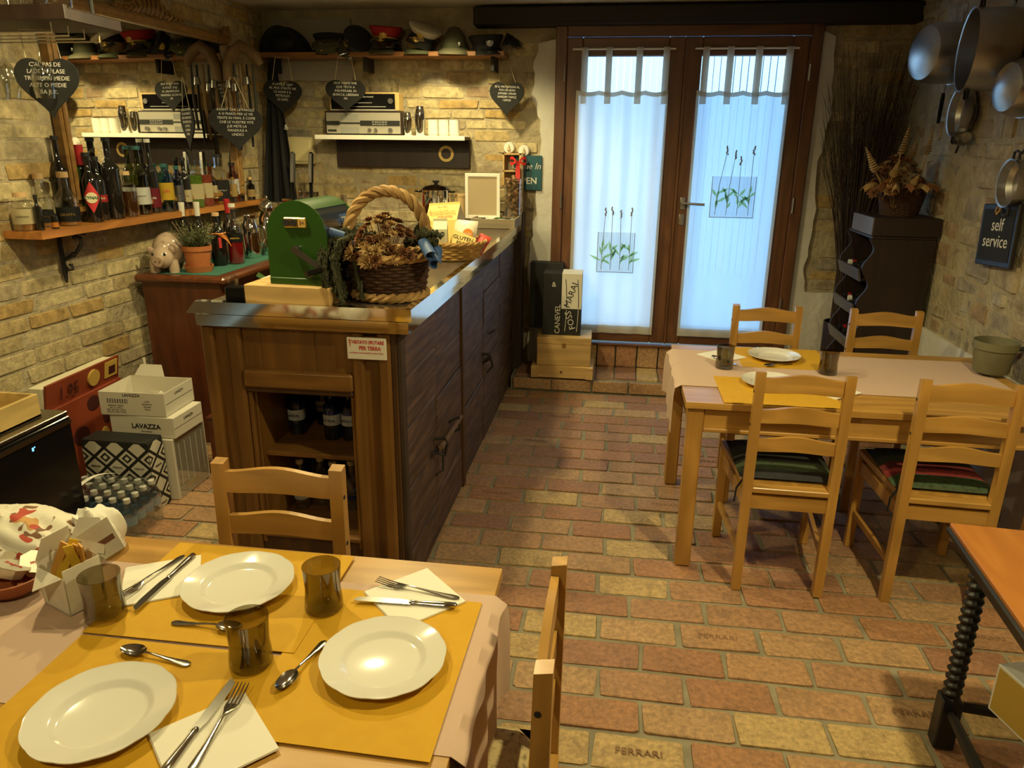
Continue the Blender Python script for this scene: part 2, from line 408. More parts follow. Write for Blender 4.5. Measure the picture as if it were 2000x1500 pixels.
# brick door step: low tread plus upright soldier bricks under the sill
step = struct(MB().bb((-.70, 5.04, -.05), (1.80, YB, .085)).bb((DX0-.1, 5.405, .085), (DX1+.1, YB, DZ0-.006)).out('trim_2', 'mortar'), 'brick step below the double door')
x = -.68
while x < 1.7:
    l = random.uniform(.135, .16)
    ob('brick', random.choice(FB), step, (x+l/2, 5.225, .075), (0, 0, random.uniform(-.01, .01)), (l-.01, .30+random.uniform(-.01, .01), .05))
    if DX0-.05 < x < DX1+.05: ob('brick', random.choice(FB), step, (x+l/2, 5.395, .190), (0, 0, 0), (l-.010, .05, .175))
    x += l
x = -.68
while x < 1.7:
    l = random.uniform(.25, .29)
    ob('brick', random.choice(FB), step, (x+l/2, 5.045, .045), (0, 0, 0), (l-.012, .05, .078)); x += l

# ------------------------------------------------------------------ door_1
door = bpy.data.objects.new('door_1', None); COL.objects.link(door); door.location = (.392, 5.40, DZ0); struct(door, 'brown wooden double door with glazed leaves')
H = DZ1-DZ0; HW = (DX1-DX0)/2; T = .075
def dpart(name, a, b, mat, par=door, bev=.006): return MB().bb(a, b, bev).out(name, mat, par)
fw = .075
dpart('frame', (-HW, -.04, 0), (-HW+fw, .06, H), 'doorwood_z'); dpart('frame', (HW-fw, -.04, 0), (HW, .06, H), 'doorwood_z'); dpart('frame', (-HW+fw, -.04, H-fw), (HW-fw, .06, H), 'doorwood_x')
def leaf(x0, x1, hand):
    w = .105; lf = bpy.data.objects.new('leaf', None); COL.objects.link(lf); lf.parent = door
    z0, z1 = .012, H-fw-.004
    for a, c, m in (((x0, -.03, z0), (x0+w, .03, z1), 'doorwood_z'), ((x1-w, -.03, z0), (x1, .03, z1), 'doorwood_z'), ((x0+w, -.03, z0), (x1-w, .03, z0+.13), 'doorwood_x'), ((x0+w, -.03, z1-.115), (x1-w, .03, z1), 'doorwood_x')):
        dpart('stile' if m[-1] == 'z' else 'rail', a, c, m, lf)
    MB().bb((x0+w-.005, -.004, z0+.125), (x1-w+.005, .004, z1-.11)).out('pane', 'window_glass', lf)
    for zz in (.33, 1.02, 1.86): MB().cyl((hand, -.046, zz-.05), (hand, -.046, zz+.05), .008, n=8).out('hinge', 'aluminium', lf, True)
leaf(-HW+fw, -.002, -HW+fw-.012); leaf(.002, HW-fw, HW-fw+.012)
MB().bb((-.004, -.040, .012), (.012, -.028, H-fw-.004)).out('meeting_strip', 'doorwood_z', door)
hd = MB().box((.055, -.034, 1.02), (.032, .008, .085), None, .003).cyl((.055, -.03, 1.025), (.055, -.085, 1.025), .010, n=10).cyl((.050, -.083, 1.025), (.20, -.083, 1.018), .0095, n=10).out('handle', 'aluminium', door, True)
MB().box((.055, -.034, .91), (.034, .008, .075), None, .003).cyl((.055, -.036, .918), (.055, -.048, .918), .009, n=10).out('lock_plate', 'aluminium', door, True)
MB().bb((-HW-.02, -.06, -.012), (HW+.02, -.01, .0)).out('sill', 'doorwood_x', door)

# outside seen above the curtains
pm('yellow_facade', (.75, .62, .25), .9); pm('teal_awning', (.05, .38, .42), .7); pm('street', (.45, .45, .45), .9); pm('pale_facade', (.62, .66, .72), .9)
struct(MB().bb((-9, 5.8, -.35), (12, 24, -.25)).out('street_ground', 'street'), 'pale street outside the door')
fac = thing('house_facade', 'yellow house front seen over the right curtain', 'building', (4.2, 16, -.25))
MB().bb((-2.2, 0, 0), (3.5, 1, 6.5)).out('wall', 'yellow_facade', fac)
for xx in (-1.3, .6, 2.4):
    for zz in (1.2, 3.9): MB().bb((xx-.4, -.05, zz), (xx+.4, 0, zz+1.3)).out('window', 'pale_facade', fac)
fac2 = thing('striped_shutter', 'pale ribbed shutter seen over the left curtain', 'shutter', (.1, 12, -.25))
for k in range(44): MB().bb((-2.2+k*.1, 0, 0), (-2.2+k*.1+.085, .12, 5.2)).out('slat', 'pale_facade', fac2)
aw = thing('awning', 'teal awning outside seen over the right curtain', 'awning', (2.4, 9.0, 2.15))
MB().grid(lambda u, v: (-.35+u*1.9, -.5*(1-v)+.6*v, -.35+.6*v+u*.25), 6, 4, .02).out('canopy', 'teal_awning', aw)
MB().cyl((1.4, .5, .2), (1.4, .5, -2.4), .03, n=8).out('post', 'aluminium', aw); MB().cyl((-.3, .5, .2), (-.3, .5, -2.4), .03, n=8).out('post', 'aluminium', aw)
# ------------------------------------------------------------------ dining tables and chairs
def table(label, x0, x1, y0, y1, h=.735):
    t = thing('dining_table', label, 'table', ((x0+x1)/2, (y0+y1)/2, 0), 0, 'pine dining tables'); w, d = (x1-x0)/2, (y1-y0)/2
    n = 5; bw = 2*d/n
    for k in range(n): MB().bb((-w, -d+k*bw+.0006, h-.027), (w, -d+(k+1)*bw-.0006, h), .0012).out('top_board', 'pine_x', t)
    for sx in (-1, 1):
        for sy in (-1, 1): MB().box((sx*(w-.045), sy*(d-.045), (h-.027)/2), (.062, .062, h-.028), None, .005).out('leg', 'pine_z', t)
    for sy in (-1, 1):
        a = MB().bb((-w+.076, sy*(d-.035)-.011, h-.125), (w-.076, sy*(d-.035)+.011, h-.027), .003).out('apron', 'pine_x', t)
        MB().bb((-w+.076, sy*(d-.028)-.011, h-.128), (w-.076, sy*(d-.028)+.011, h-.112), .003).out('bead', 'pine_x', a)
    for sx in (-1, 1): MB().bb((sx*(w-.035)-.011, -d+.076, h-.125), (sx*(w-.035)+.011, d-.076, h-.027), .003).out('apron', 'pine_y', t)
    return t
table('pine dining table in front, laid with white plates on yellow mats', -1.70, -.222, .61, 1.492)
table('pine dining table by the glazed door with four chairs', .305, 1.72, 2.773, 3.657)

def arch(w, h, rise, n=12):
    """slat outline: flat bottom edge slightly curved, crowned top"""
    top = [(-w/2+w*i/n, h/2+rise*(.5-.5*math.cos(2*math.pi*i/n))) for i in range(n+1)]
    bot = [(-w/2+w*i/n, -h/2+rise*.35*(.5-.5*math.cos(2*math.pi*i/n))) for i in range(n+1)]
    return bot+top[::-1]
def chair(label):
    t = thing('dining_chair', label, 'chair', (0, 0, 0), 0, 'pine ladder-back chairs')
    for s in (-1, 1):
        p = MB().prism([(-.018, 0), (.018, 0), (.018, .45), (.008, .905), (-.022, .91), (-.018, .45)], .034, (R(90), 0, R(90)), (s*.155-.017, -.215, 0)).out('back_post', 'pine_z', t)
        for zz in (.83, .70): MB().cyl((s*.1555, -.215, zz), (s*.1735, -.215, zz), .006, n=8).out('screw_hole', 'ink', p)
        MB().box((s*.19, .205, .215), (.036, .036, .43), None, .003).out('front_leg', 'pine_z', t)
        MB().box((s*.1735, -.005, .385), (.02, .385, .055), (0, 0, -s*.083), .002).out('side_rail', 'pine_y', t)
        MB().box((s*.1735, -.005, .165), (.018, .385, .03), (0, 0, -s*.083), .002).out('stretcher', 'pine_y', t)
    for zz, hh in ((.855, .058), (.735, .052), (.62, .048)):
        MB().prism(arch(.278, hh, .016), .016, XZ, (0, -.207, zz)).out('slat', 'pine_x', t)
    MB().bb((-.14, -.226, .36), (.14, -.206, .418), .002).out('back_rail', 'pine_x', t)
    MB().bb((-.172, .195, .36), (.172, .215, .418), .002).out('front_rail', 'pine_x', t)
    b = MB().prism([(-.165, -.19), (.165, -.19), (.205, .225), (-.205, .225)], .022, None, (0, 0, .432)).out('seat', 'pine_y', t)
    MB().bb((-.139, -.236, .430), (.139, -.19, .452), .003).out('seat_lip', 'pine_x', b)
    return t
CH = [((.708, 2.872, 0), R(-1), 'pine ladder-back chair with dark checked cushion, near the placed plates by the door'),
      ((1.278, 2.870, 0), R(-2.5), 'pine ladder-back chair with red and green striped cushion'),
      ((.792, 3.640, 0), R(180), 'pine ladder-back chair on the door side, in front of the glazed door'),
      ((1.368, 3.640, 0), R(179), 'pine ladder-back chair in front of the dark wine rack'),
      ((-.812, 1.385, 0), R(181), 'pine ladder-back chair between the front table and the bar'),
      ((-.297, 1.108, 0), R(90), 'pine ladder-back chair at the right end of the front table, seen edge-on')]
c0 = chair(CH[0][2]); KIDS[c0.name] = kids(c0)
for k in KIDS[c0.name]: KIDS[k.name] = kids(k)
for i, (l, r, lab) in enumerate(CH):
    c = c0 if i == 0 else dup(c0, label=lab)
    c.location = l; c.rotation_euler = (0, 0, r)
def stripes(name, cols, axis=1, scale=2.2, blotch=.3):
    m, nt, b = _new(name); v = _coord(nt, rnd=False); sp = nt.nodes.new('ShaderNodeSeparateXYZ'); nt.links.new(v, sp.inputs[0])
    a = nt.nodes.new('ShaderNodeMath'); a.operation = 'MULTIPLY_ADD'; a.inputs[1].default_value = scale; a.inputs[2].default_value = .5; nt.links.new(sp.outputs[axis], a.inputs[0])
    cr = nt.nodes.new('ShaderNodeValToRGB'); cr.color_ramp.interpolation = 'CONSTANT'; el = cr.color_ramp.elements
    while len(el) < len(cols): el.new(1)
    for i, c in enumerate(cols): el[i].position = i/len(cols); el[i].color = (*c, 1)
    nt.links.new(a.outputs[0], cr.inputs[0]); n = _noise(nt, 60, 3, v)
    nt.links.new(_mix(nt, cr.outputs[0], (.02, .02, .02), _ramp(nt, n, .5, .5+blotch)), b.inputs['Base Color']); b.inputs['Roughness'].default_value = .95
    _bump(nt, b, _noise(nt, 120, 2, v), .4, .003); return m
stripes('cushion_dark', [(.030, .034, .042), (.05, .075, .035), (.02, .024, .02), (.035, .05, .03), (.018, .018, .02), (.02, .02, .024)])
stripes('cushion_red', [(.06, .09, .045), (.055, .10, .05), (.22, .02, .02), (.16, .02, .02), (.05, .075, .04), (.02, .03, .02), (.02, .02, .03), (.015, .016, .022)])
stripes('cushion_cream', [(.55, .44, .22), (.55, .44, .22), (.015, .018, .02), (.015, .018, .02)])
def cushion(label, loc, rz, mat):
    t = thing('seat_cushion', label, 'cushion', loc, rz)
    def f(top):
        def g(u, v):
            x, y = (u-.5)*2, (v-.5)*2
            h = max(0, (1-abs(x)**5)*(1-abs(y)**5))**.5
            return (x*.18*(1+.05*v), y*.185, .012+(.030*h if top else -.012*h))
        return g
    b = MB().grid(f(1), 12, 12).grid(f(0), 12, 12); bmesh.ops.remove_doubles(b.b, verts=b.b.verts, dist=.0008)
    b.out('pad', mat, t, True)
    for s in (-1, 1): MB().tube([(s*.16, -.18, .012), (s*.172, -.20, .004), (s*.19, -.20, -.03), (s*.194, -.205, -.085)], .004).out('tie', 'black_cloth', t)
cushion('dark checked cushion on the chair facing the set plates', (.708, 2.885, .454), R(-1), 'cushion_dark')
cushion('red and green striped cushion on a pine chair', (1.280, 2.885, .454), R(-2.5), 'cushion_red')
cushion('cream and black cushion on the chair at the front table end', (-.307, 1.108, .454), R(90), 'cushion_cream')

# ------------------------------------------------------------------ cloths and place mats
pm('pink_cloth', (.55, .39, .30), .95, bump=.25, bscale=160, bdist=.002); pm('yellow_mat', (.60, .335, .012), .75, col2=(.57, .31, .01), nscale=30)
def runner(label, x0, x1, y0, y1, z, side, drop):
    """strip of cloth along the table, with a hanging end"""
    L = x1-x0
    def f(u, v):
        s = L*u/.8 if u <= .8 else L+drop*(u-.8)/.2; y = y0+(y1-y0)*v
        if u <= .8: k = s; p = (x0+k, y, z) if side > 0 else (x1-k, y, z)
        else:
            e = s-L; r = .016; w = .012*math.sin(v*19+1)*min(1, e/.05)+.010*math.sin(v*7)*min(1, e/.1)
            p = ((x1+min(e, r)*.6+w*.6+.012) if side > 0 else (x0-min(e, r)*.6-w*.6-.012), y+.03*(e/drop)*math.sin(v*9), z-max(0, e-.004)+.003*math.sin(v*30))
        return p
    tag(MB().grid(f, 60, 40, .0012).out('table_runner', 'pink_cloth', None, True), label, 'tablecloth')
runner('pink table runner on the front table, end hanging down', -1.66, -.2195, .925, 1.378, .7365, 1, .26)
runner('pink table runner on the table by the door, end hanging down', .3025, 1.66, 2.98, 3.56, .7365, -1, .22)
def mat_(label, x0, x1, y0, y1, z, rz=0):
    tag(MB().box((0, 0, 0), (x1-x0, y1-y0, .0012)).out('place_mat', 'yellow_mat', None, loc=((x0+x1)/2, (y0+y1)/2, z), rot=(0, 0, rz)), label, 'place mat', 'yellow paper place mats')
mat_('yellow place mat under the front table plate nearest the bar', -1.02, -.575, 1.121, 1.474, .7415, R(.5))
mat_('yellow place mat under the bottom left plate', -1.017, -.57, .762, 1.115, .7385, R(-.3))
mat_('yellow place mat under the plate at the front table end', -.597, -.247, .908, 1.345, .7398, R(-.8))
mat_('yellow place mat under the plate nearer the glazed door', .60, 1.0, 3.30, 3.652, .7385, 0)
mat_('yellow place mat under the plate behind the near chair back', .45, .90, 2.782, 3.13, .7385, 0)

# ------------------------------------------------------------------ plates, tumblers, napkins, cutlery
def sc(a, r, z): return 1+(.016*abs(math.cos(a*6)) if r > .09 else 0)
b = MB().lathe([(.0, .004), (.066, .004), (.072, .006), (.078, .012), (.084, .0145), (.115, .020), (.1175, .0215), (.1175, .0195), (.112, .0165), (.085, .010), (.074, .0), (.066, .0), (.0, .0015)], 72, wob=sc, cap=False)
plate_me = b.mesh('plate', 'porcelain', True, 60)
for lab, x, y, z in (('white scalloped plate on the mat nearest the bar', -.783, 1.312, .7422), ('white scalloped plate at the bottom left beside knife and fork', -.826, .916, .7392), ('white scalloped plate at the end of the front table', -.394, 1.122, .7405), ('white scalloped plate nearer the door on the far table', .765, 3.468, .7392), ('white scalloped plate behind the chair back on the far table', .672, 3.045, .7392)):
    tag(ob('plate', plate_me, None, (x, y, z), (0, 0, random.random())), lab, 'plate', 'white dinner plates')
gl = MB().lathe([(0, .0), (.036, .0), (.040, .004), (.0395, .02), (.0365, .05), (.0385, .085), (.0400, .102), (.0385, .102), (.037, .085), (.0350, .05), (.0375, .022), (.034, .013), (0, .011)], 32, cap=False).mesh('tumbler', 'smoked_glass', True, 60)
for lab, x, y, z in (('smoked glass tumbler beside the paper sachet box', -1.005, 1.175, .7395), ('smoked glass tumbler between two plates near the bar side', -.571, 1.272, .7424), ('smoked glass tumbler in the middle of the front table', -.640, 1.083, .7424), ('smoked glass tumbler at the left of the far table', .512, 3.268, .738), ('smoked glass tumbler behind a chair on the far table', .952, 3.255, .738)):
    tag(ob('tumbler', gl, None, (x, y, z)), lab, 'glass', 'smoked glass tumblers')
nk = MB().box((0, 0, .001), (.162, .162, .002), None, .0006).box((.0006, 0, .003), (.160, .161, .0016), None, .0005).mesh('napkin', 'paper_white')
for lab, x, y, z, r in (('white napkin under crossed knife and fork at upper left', -.968, 1.312, .7424, 29), ('white napkin under cutlery on the right of the front table', -.393, 1.338, .7406, 45), ('white napkin under knife and fork at the bottom edge', -.612, .892, .7406, 46), ('white napkin under the spoon glass on the far table', .525, 3.46, .7388, 40), ('white napkin under cutlery on the far table', .905, 3.0, .7392, 38)):
    tag(ob('napkin', nk, None, (x, y, z), (0, 0, R(r))), lab, 'napkin', 'white paper napkins')
pm('cutlery_steel', (.62, .60, .56), .14, 1)
def handle(b, L, w):
    pts = []
    for i in range(9):
        u = i/8; pts.append((u*L, w*(.55+.45*abs(1-2*u)**1.2 if u > .5 else .95-.5*u+.05)))
    poly = [(p[0], -p[1]/2) for p in pts]+[(p[0], p[1]/2) for p in pts[::-1]]
    return b
def strip(b, prof):
    """prof: (s, width, z) stations of a bent strip along +x, 1.6 mm thick with a raised middle"""
    rows = []
    for s, w, z in prof:
        rows.append([b.b.verts.new((s, -w/2, z)), b.b.verts.new((s, 0, z+.0016)), b.b.verts.new((s, w/2, z)), b.b.verts.new((s, 0, z-.0014))])
    for a, c in zip(rows, rows[1:]):
        for k in range(4): b.b.faces.new((a[k], a[(k+1) % 4], c[(k+1) % 4], c[k]))
    b.b.faces.new(rows[0][::-1]); b.b.faces.new(rows[-1]); return b
HP = [(0, .004, .003), (.004, .013, .003), (.012, .016, .0032), (.03, .013, .004), (.055, .0085, .006), (.08, .006, .009), (.095, .0055, .010)]
def spoon_m():
    h = strip(MB(), HP+[(.102, .007, .009)]).mesh('handle', 'cutlery_steel', True, 50)
    def f(u, v):
        a = 2*math.pi*u; r = v
        return (.127+.028*r*math.cos(a), .0165*r*math.sin(a)*(1-.12*math.cos(a)), .0025+.0075*r*r)
    return h, MB().grid(f, 24, 6, .001).mesh('bowl', 'cutlery_steel', True, 60)
def fork_m():
    h = strip(MB(), [(s*1.25, w, z) for s, w, z in HP]+[(.13, .012, .008), (.14, .021, .006), (.150, .024, .005)]).mesh('handle', 'cutlery_steel', True, 50)
    b = MB()
    for k in range(4):
        y = -.0098+.0065*k; strip(b, [(.149, .0046, .005), (.165, .0038, .0065), (.182, .0034, .0095), (.196, .0018, .012)]); 
        for v in b.b.verts[-16:]: v.co.y += y
    return h, b.mesh('tines', 'cutlery_steel', True, 50)
def knife_m():
    h = MB().tube([(0, 0, .006), (.004, 0, .006), (.03, 0, .006), (.07, 0, .006), (.092, 0, .006), (.098, 0, .006), (.104, 0, .006)], [.003, .0075, .0075, .0058, .0052, .0066, .004], 8)
    for v in h.b.verts: v.co.z = .0055+(v.co.z-.006)*.7
    b = MB().prism([(.10, -.005), (.12, -.0085), (.19, -.009), (.215, -.006), (.224, .004), (.222, .0085), (.10, .008)], .0016, None, (0, 0, .004))
    return h.mesh('handle', 'cutlery_steel', True, 50), b.mesh('blade', 'cutlery_steel')
CUT = dict(spoon=(spoon_m(), ('handle', 'bowl')), fork=(fork_m(), ('handle', 'tines')), knife=(knife_m(), ('handle', 'blade')))
def cut(kind, h, tip, z, label):
    a = math.atan2(tip[1]-h[1], tip[0]-h[0]); L = math.hypot(tip[0]-h[0], tip[1]-h[1]); 
    t = thing(kind, label, kind, (h[0], h[1], z), a, 'steel cutlery')
    for me, nm in zip(*CUT[kind]): ob(nm, me, t)
cut('fork', (-.972, 1.41), (-1.005, 1.245), .7460, 'steel fork on the upper left napkin, tines toward the viewer')
cut('knife', (-.949, 1.415), (-.955, 1.19), .7460, 'steel knife on the upper left napkin beside the fork')
cut('fork', (-.293, 1.342), (-.486, 1.372), .7442, 'steel fork on the right napkin, tines pointing left')
cut('knife', (-.292, 1.312), (-.515, 1.304), .7442, 'steel knife on the right napkin below the fork')
cut('knife', (-.652, .805), (-.645, 1.027), .7442, 'steel knife beside the bottom left plate')
cut('fork', (-.612, .82), (-.620, 1.016), .7442, 'steel fork on the bottom napkin, tines pointing away')
cut('spoon', (-.857, 1.172), (-.705, 1.170), .7424, 'steel teaspoon behind the middle tumbler')
cut('spoon', (-.752, 1.062), (-.906, 1.081), .7392, 'steel teaspoon above the bottom left plate')
cut('spoon', (-.527, 1.166), (-.551, 1.043), .7406, 'steel teaspoon between the middle tumbler and the end plate')
cut('spoon', (.83, 3.375), (.70, 3.31), .7392, 'steel teaspoon in front of the plate nearer the door')
cut('spoon', (.575, 3.30), (.475, 3.42), .7428, 'steel spoon lying by the left tumbler on the far table')
cut('knife', (.925, 2.90), (.845, 3.09), .7434, 'steel knife on the far table napkin')
cut('fork', (.950, 2.915), (.885, 3.09), .7434, 'steel fork on the far table napkin')

# ------------------------------------------------------------------ breakfast things at the left of the front table
pm('terracotta', (.34, .10, .035), .6); pm('printed_paper', (.76, .72, .62), .8, col2=(.70, .64, .52), nscale=25); pm('brown_print', (.20, .09, .05), .8); pm('sachet_yellow', (.68, .42, .03), .5); pm('sachet_orange', (.62, .30, .05), .5); pm('foil', (.70, .66, .55), .3, .6)
t = thing('sachet_box', 'white paper gable box holding sugar sachets', 'box', (-1.110, 1.222, .738), R(-22))
w, d, h = .048, .04, .105
MB().bb((-w, -d, 0), (w, -d+.002, h-.02)).bb((-w, d-.002, 0), (w, d, h)).bb((-w, -d, 0), (-w+.002, d, h)).bb((w-.002, -d, 0), (w, d, h)).bb((-w, -d, 0), (w, d, .002)).out('body', 'printed_paper', t)
MB().prism([(-.045, 0), (.045, 0), (.04, .05), (.02, .075), (-.03, .07)], .002, (R(62), 0, R(20)), (.002, .036, .10)).out('flap', 'printed_paper', t)
MB().prism([(-.045, 0), (.045, 0), (.0, -.045)], .002, (R(30), 0, 0), (0, -d, h-.018)).out('flap', 'printed_paper', t)
MB().prism([(-.044, .0), (.044, 0), (.03, .05), (-.03, .05)], .002, (R(75), 0, R(-80)), (-w, 0, h)).out('flap', 'printed_paper', t)
pp = MB().box((.02, .052, .115), (.12, .002, .075), (R(-12), R(-34), R(25))).out('leaflet', 'printed_paper', t)
MB().box((.02, .0505, .110), (.11, .0015, .012), (R(-12), R(-34), R(25))).out('print_band', 'brown_print', pp)
for k in range(5):
    tag(MB().box((0, 0, .05), (.018, .004, .10), (R(random.uniform(-12, 12)), R(random.uniform(-10, 30)), R(random.uniform(-40, 40)))).out('sugar_sachet', 'sachet_yellow' if k % 2 else 'sachet_orange', None, loc=(-1.14+.014*k, 1.228+.004*(k % 3), .775)), ['orange', 'yellow'][k % 2]+' sugar sachet standing in the paper gable box, '+['leftmost', 'second from left', 'in the middle', 'second from right', 'rightmost'][k], 'sachet', 'sugar sachets in the paper box')
t = thing('jam_bowl', 'terracotta bowl full of jam portions beside the sachet box', 'bowl', (-1.268, 1.235, .738))
MB().lathe([(0, .0), (.04, .0), (.062, .018), (.073, .044), (.069, .045), (.057, .02), (.037, .006), (0, .005)], 32, cap=False).out('bowl_shell', 'terracotta', t, True)
pp = MB().lathe([(.0, 0), (.026, 0), (.032, .022), (.036, .023), (.036, .0245), (0, .0245)], 8, cap=False).mesh('portion_cup', 'foil')
for k, (x, y, z, rx, ry, lab) in enumerate(((.012, -.016, .040, -22, 16, 'octagonal foil jam portion on top of the terracotta bowl'), (-.03, .02, .028, 12, -20, 'foil jam portion at the back of the terracotta bowl'), (.03, .032, .028, 25, 12, 'foil jam portion at the right of the terracotta bowl'))):
    t = thing('jam_portion', lab, 'jam', (-1.268+x, 1.235+y, .745+z), 0, 'jam portions', (R(rx), R(ry), R(k*31)))
    ob('portion_cup', pp, t); text('miele' if k else 'Fragola', .014, 'red', t, (0, 0, .0255), (0, 0, 0), .0003)
def blotch(name, base, cols, scale):
    m, nt, b = _new(name); v = _coord(nt, rnd=False); c = base
    for i, col in enumerate(cols):
        n = nt.nodes.new('ShaderNodeTexNoise'); n.noise_dimensions = '4D'; n.inputs['W'].default_value = 3.7*i; n.inputs['Scale'].default_value = scale*(1+.4*i); n.inputs['Detail'].default_value = 1; nt.links.new(v, n.inputs['Vector'])
        c = _mix(nt, c, col, _ramp(nt, n.outputs['Fac'], .585, .60))
    nt.links.new(c, b.inputs['Base Color']); b.inputs['Roughness'].default_value = .7
    return m
blotch('bag_print', (.74, .70, .58), [(.55, .30, .10), (.45, .06, .03), (.20, .09, .04)], 14)
def crumple(name, label, cat, c, r, mat, amp, seed, sq=.45, n=28):
    rr = random.Random(seed); ph = [(rr.uniform(2, 9), rr.uniform(2, 9), rr.uniform(0, 6), rr.uniform(.4, 1)) for _ in range(9)]
    b = MB(); b.ball((0, 0, 0), 1, n, n//2)
    for v in b.b.verts:
        k = 1+amp*sum(q[3]*abs(math.sin(q[0]*v.co.x+q[1]*v.co.y+q[2]+3*v.co.z)) for q in ph)/3
        v.co = Vector((v.co.x*r[0]*k, v.co.y*r[1]*k, max(-.0, v.co.z+sq)*r[2]*k if v.co.z > -sq else 0))
    return tag(b.out(name, mat, None, True, loc=c), label, cat)
o = crumple('bread_bag', 'printed paper bread bag lying behind the jam bowl', 'bag', (-1.375, 1.37, .7385), (.145, .085, .058), 'bag_print', .22, 3, n=56)
for x, y, z, s, m in ((-.02, -.03, .088, .05, 'red'), (.05, -.07, .066, .04, 'brown_print'), (-.09, -.045, .07, .03, 'red'), (.06, .0, .086, .035, 'sachet_orange')):
    MB().ball((0, 0, 0), (s*.7, s*.5, .012), 10, 6, (R(25), R(x*200), 0)).out('printed_motif', m, o, True, loc=(x, y, z))
crumple('plastic_bag', 'crumpled white plastic bag behind the sachet box', 'bag', (-1.205, 1.42, .7385), (.045, .05, .052), 'paper_white', .30, 8, n=44)
# ------------------------------------------------------------------ bar counter
bar = thing('bar_counter', 'wooden bar counter clad in old weathered boards with steel trimmed top', 'bar counter', (-1.08, 3.8, 0))
def bp(name, a, b, mat, par=bar, bev=.004, lab=None):
    o = (bar.location.x, bar.location.y, 0)
    q = MB().bb([a[i]-o[i] for i in range(3)], [b[i]-o[i] for i in range(3)], bev).out(name, mat, par)
    if lab: q['label'] = lab
    return q
YF = 2.372; XB0, XB1 = -1.447, -.712
wood('bar_dark', (.085, .038, .012), (.05, .022, .007), 2, .5)
# carcass
bp('carcass', (XB0+.02, YF+.05, .0), (XB0+.04, 5.25, 1.07), 'bar_z'); bp('carcass', (-.80, YF+.05, 0), (-.755, 5.25, 1.07), 'bar_dark')
bp('cabinet_back', (XB0+.04, 2.83, .0), (-.80, 2.85, 1.07), 'bar_dark'); bp('cabinet_floor', (XB0+.04, YF+.03, .0), (-.80, 2.83, .245), 'bar_x')
bp('cabinet_side', (-1.292, YF+.03, .245), (-1.275, 2.83, .85), 'bar_z'); bp('cabinet_side', (-.905, YF+.03, .245), (-.888, 2.83, .85), 'bar_z')
bp('shelf', (-1.275, YF+.06, .545), (-.905, 2.83, .563), 'bar_x', bev=.002)
# front: fluted posts, panel, rail, opening frame
for x0, x1 in ((-1.447, -1.401), (-1.353, -1.298), (-.893, -.847), (-.799, -.751)): bp('pilaster', (x0, YF-.006, .0), (x1, YF+.035, 1.065), 'bar_z', bev=.010)
for x0, x1 in ((-1.403, -1.351), (-.849, -.797)): bp('pilaster_recess', (x0, YF+.016, .0), (x1, YF+.035, 1.065), 'bar_z', bev=.002)
bp('corner_moulding', (-.752, YF+.004, 0), (-.730, YF+.035, 1.065), 'bar_dark'); bp('corner_moulding', (-.732, YF+.012, 0), (-.712, YF+.05, 1.065), 'oldwood_z')
for x0, x1 in ((-1.298, -1.232), (-1.231, -1.03), (-1.029, -.893)): bp('top_panel', (x0, YF+.014, .905), (x1, YF+.03, 1.065), 'bar_z', bev=.001)
r = bp('rail', (-1.300, YF-.012, .838), (-.891, YF+.028, .906), 'bar_x', bev=.008); bp('bead', (-1.296, YF-.004, .820), (-.893, YF+.02, .838), 'bar_dark', bev=.005)
bp('opening_frame', (-1.298, YF+.006, .20), (-1.280, YF+.03, .82), 'bar_z', bev=.005); bp('opening_frame', (-.908, YF+.006, .20), (-.893, YF+.03, .82), 'bar_z', bev=.005)
bp('opening_frame', (-1.298, YF+.004, .225), (-.893, YF+.03, .250), 'bar_x', bev=.006); bp('plinth_panel', (-1.298, YF+.012, .0), (-.893, YF+.03, .225), 'bar_dark')
# weathered cladding on the room side: leaves of horizontal boards
def leafb(y0, y1, n=5):
    z = .012; hs = [random.uniform(.16, .26) for _ in range(n)]; k = 1.045/sum(hs)
    for h in hs:
        h *= k; q = bp('board', (-.755+random.uniform(-.003, .003), y0, z), (-.714+random.uniform(-.004, .004), y1, z+h-.004), 'oldwood', bev=.004); z += h
for a, c in ((2.425, 2.868), (2.874, 3.372), (3.432, 3.985), (3.992, 4.57), (4.578, 5.02), (5.03, 5.24)): leafb(a, c)
bp('stop_post', (-.75, 3.376, 0), (-.705, 3.428, 1.06), 'bar_dark'); bp('end_post', (-.80, 5.24, 0), (-.655, 5.39, 1.225), 'oldwood_z', bev=.01)
def iron(pts, r=.007): 
    o = bar.location; MB().tube([(p[0]-o[0], p[1]-o[1], p[2]) for p in pts], r, 6).out('iron_fitting', 'iron', bar, True)
wood('stick', (.16, .09, .045), (.10, .05, .02), 1, .7)
iron([(-.71, 2.80, .50), (-.665, 2.80, .51), (-.655, 2.80, .48), (-.665, 2.80, .43), (-.71, 2.80, .44)]); iron([(-.71, 3.08, .47), (-.665, 3.08, .50), (-.66, 3.08, .44), (-.71, 3.08, .42)])
iron([(-.712, 2.74, .46), (-.69, 2.74, .462), (-.688, 2.86, .455), (-.69, 2.86, .33), (-.712, 2.83, .325)], .005); iron([(-.712, 4.15, .62), (-.68, 4.16, .64), (-.68, 4.30, .62), (-.712, 4.31, .60)], .006)
iron([(-.712, 4.02, .50), (-.68, 4.03, .52), (-.678, 4.10, .44), (-.712, 4.08, .40)], .006); iron([(-.712, 3.93, .56), (-.675, 3.93, .56), (-.675, 3.96, .52), (-.712, 3.96, .5)], .008)
o = bar.location; MB().tube([(-.668-o[0], 2.74-o[1], .49), (-.668-o[0], 3.14-o[1], .478)], .011, 8).out('bolt_bar', 'stick', bar, True)
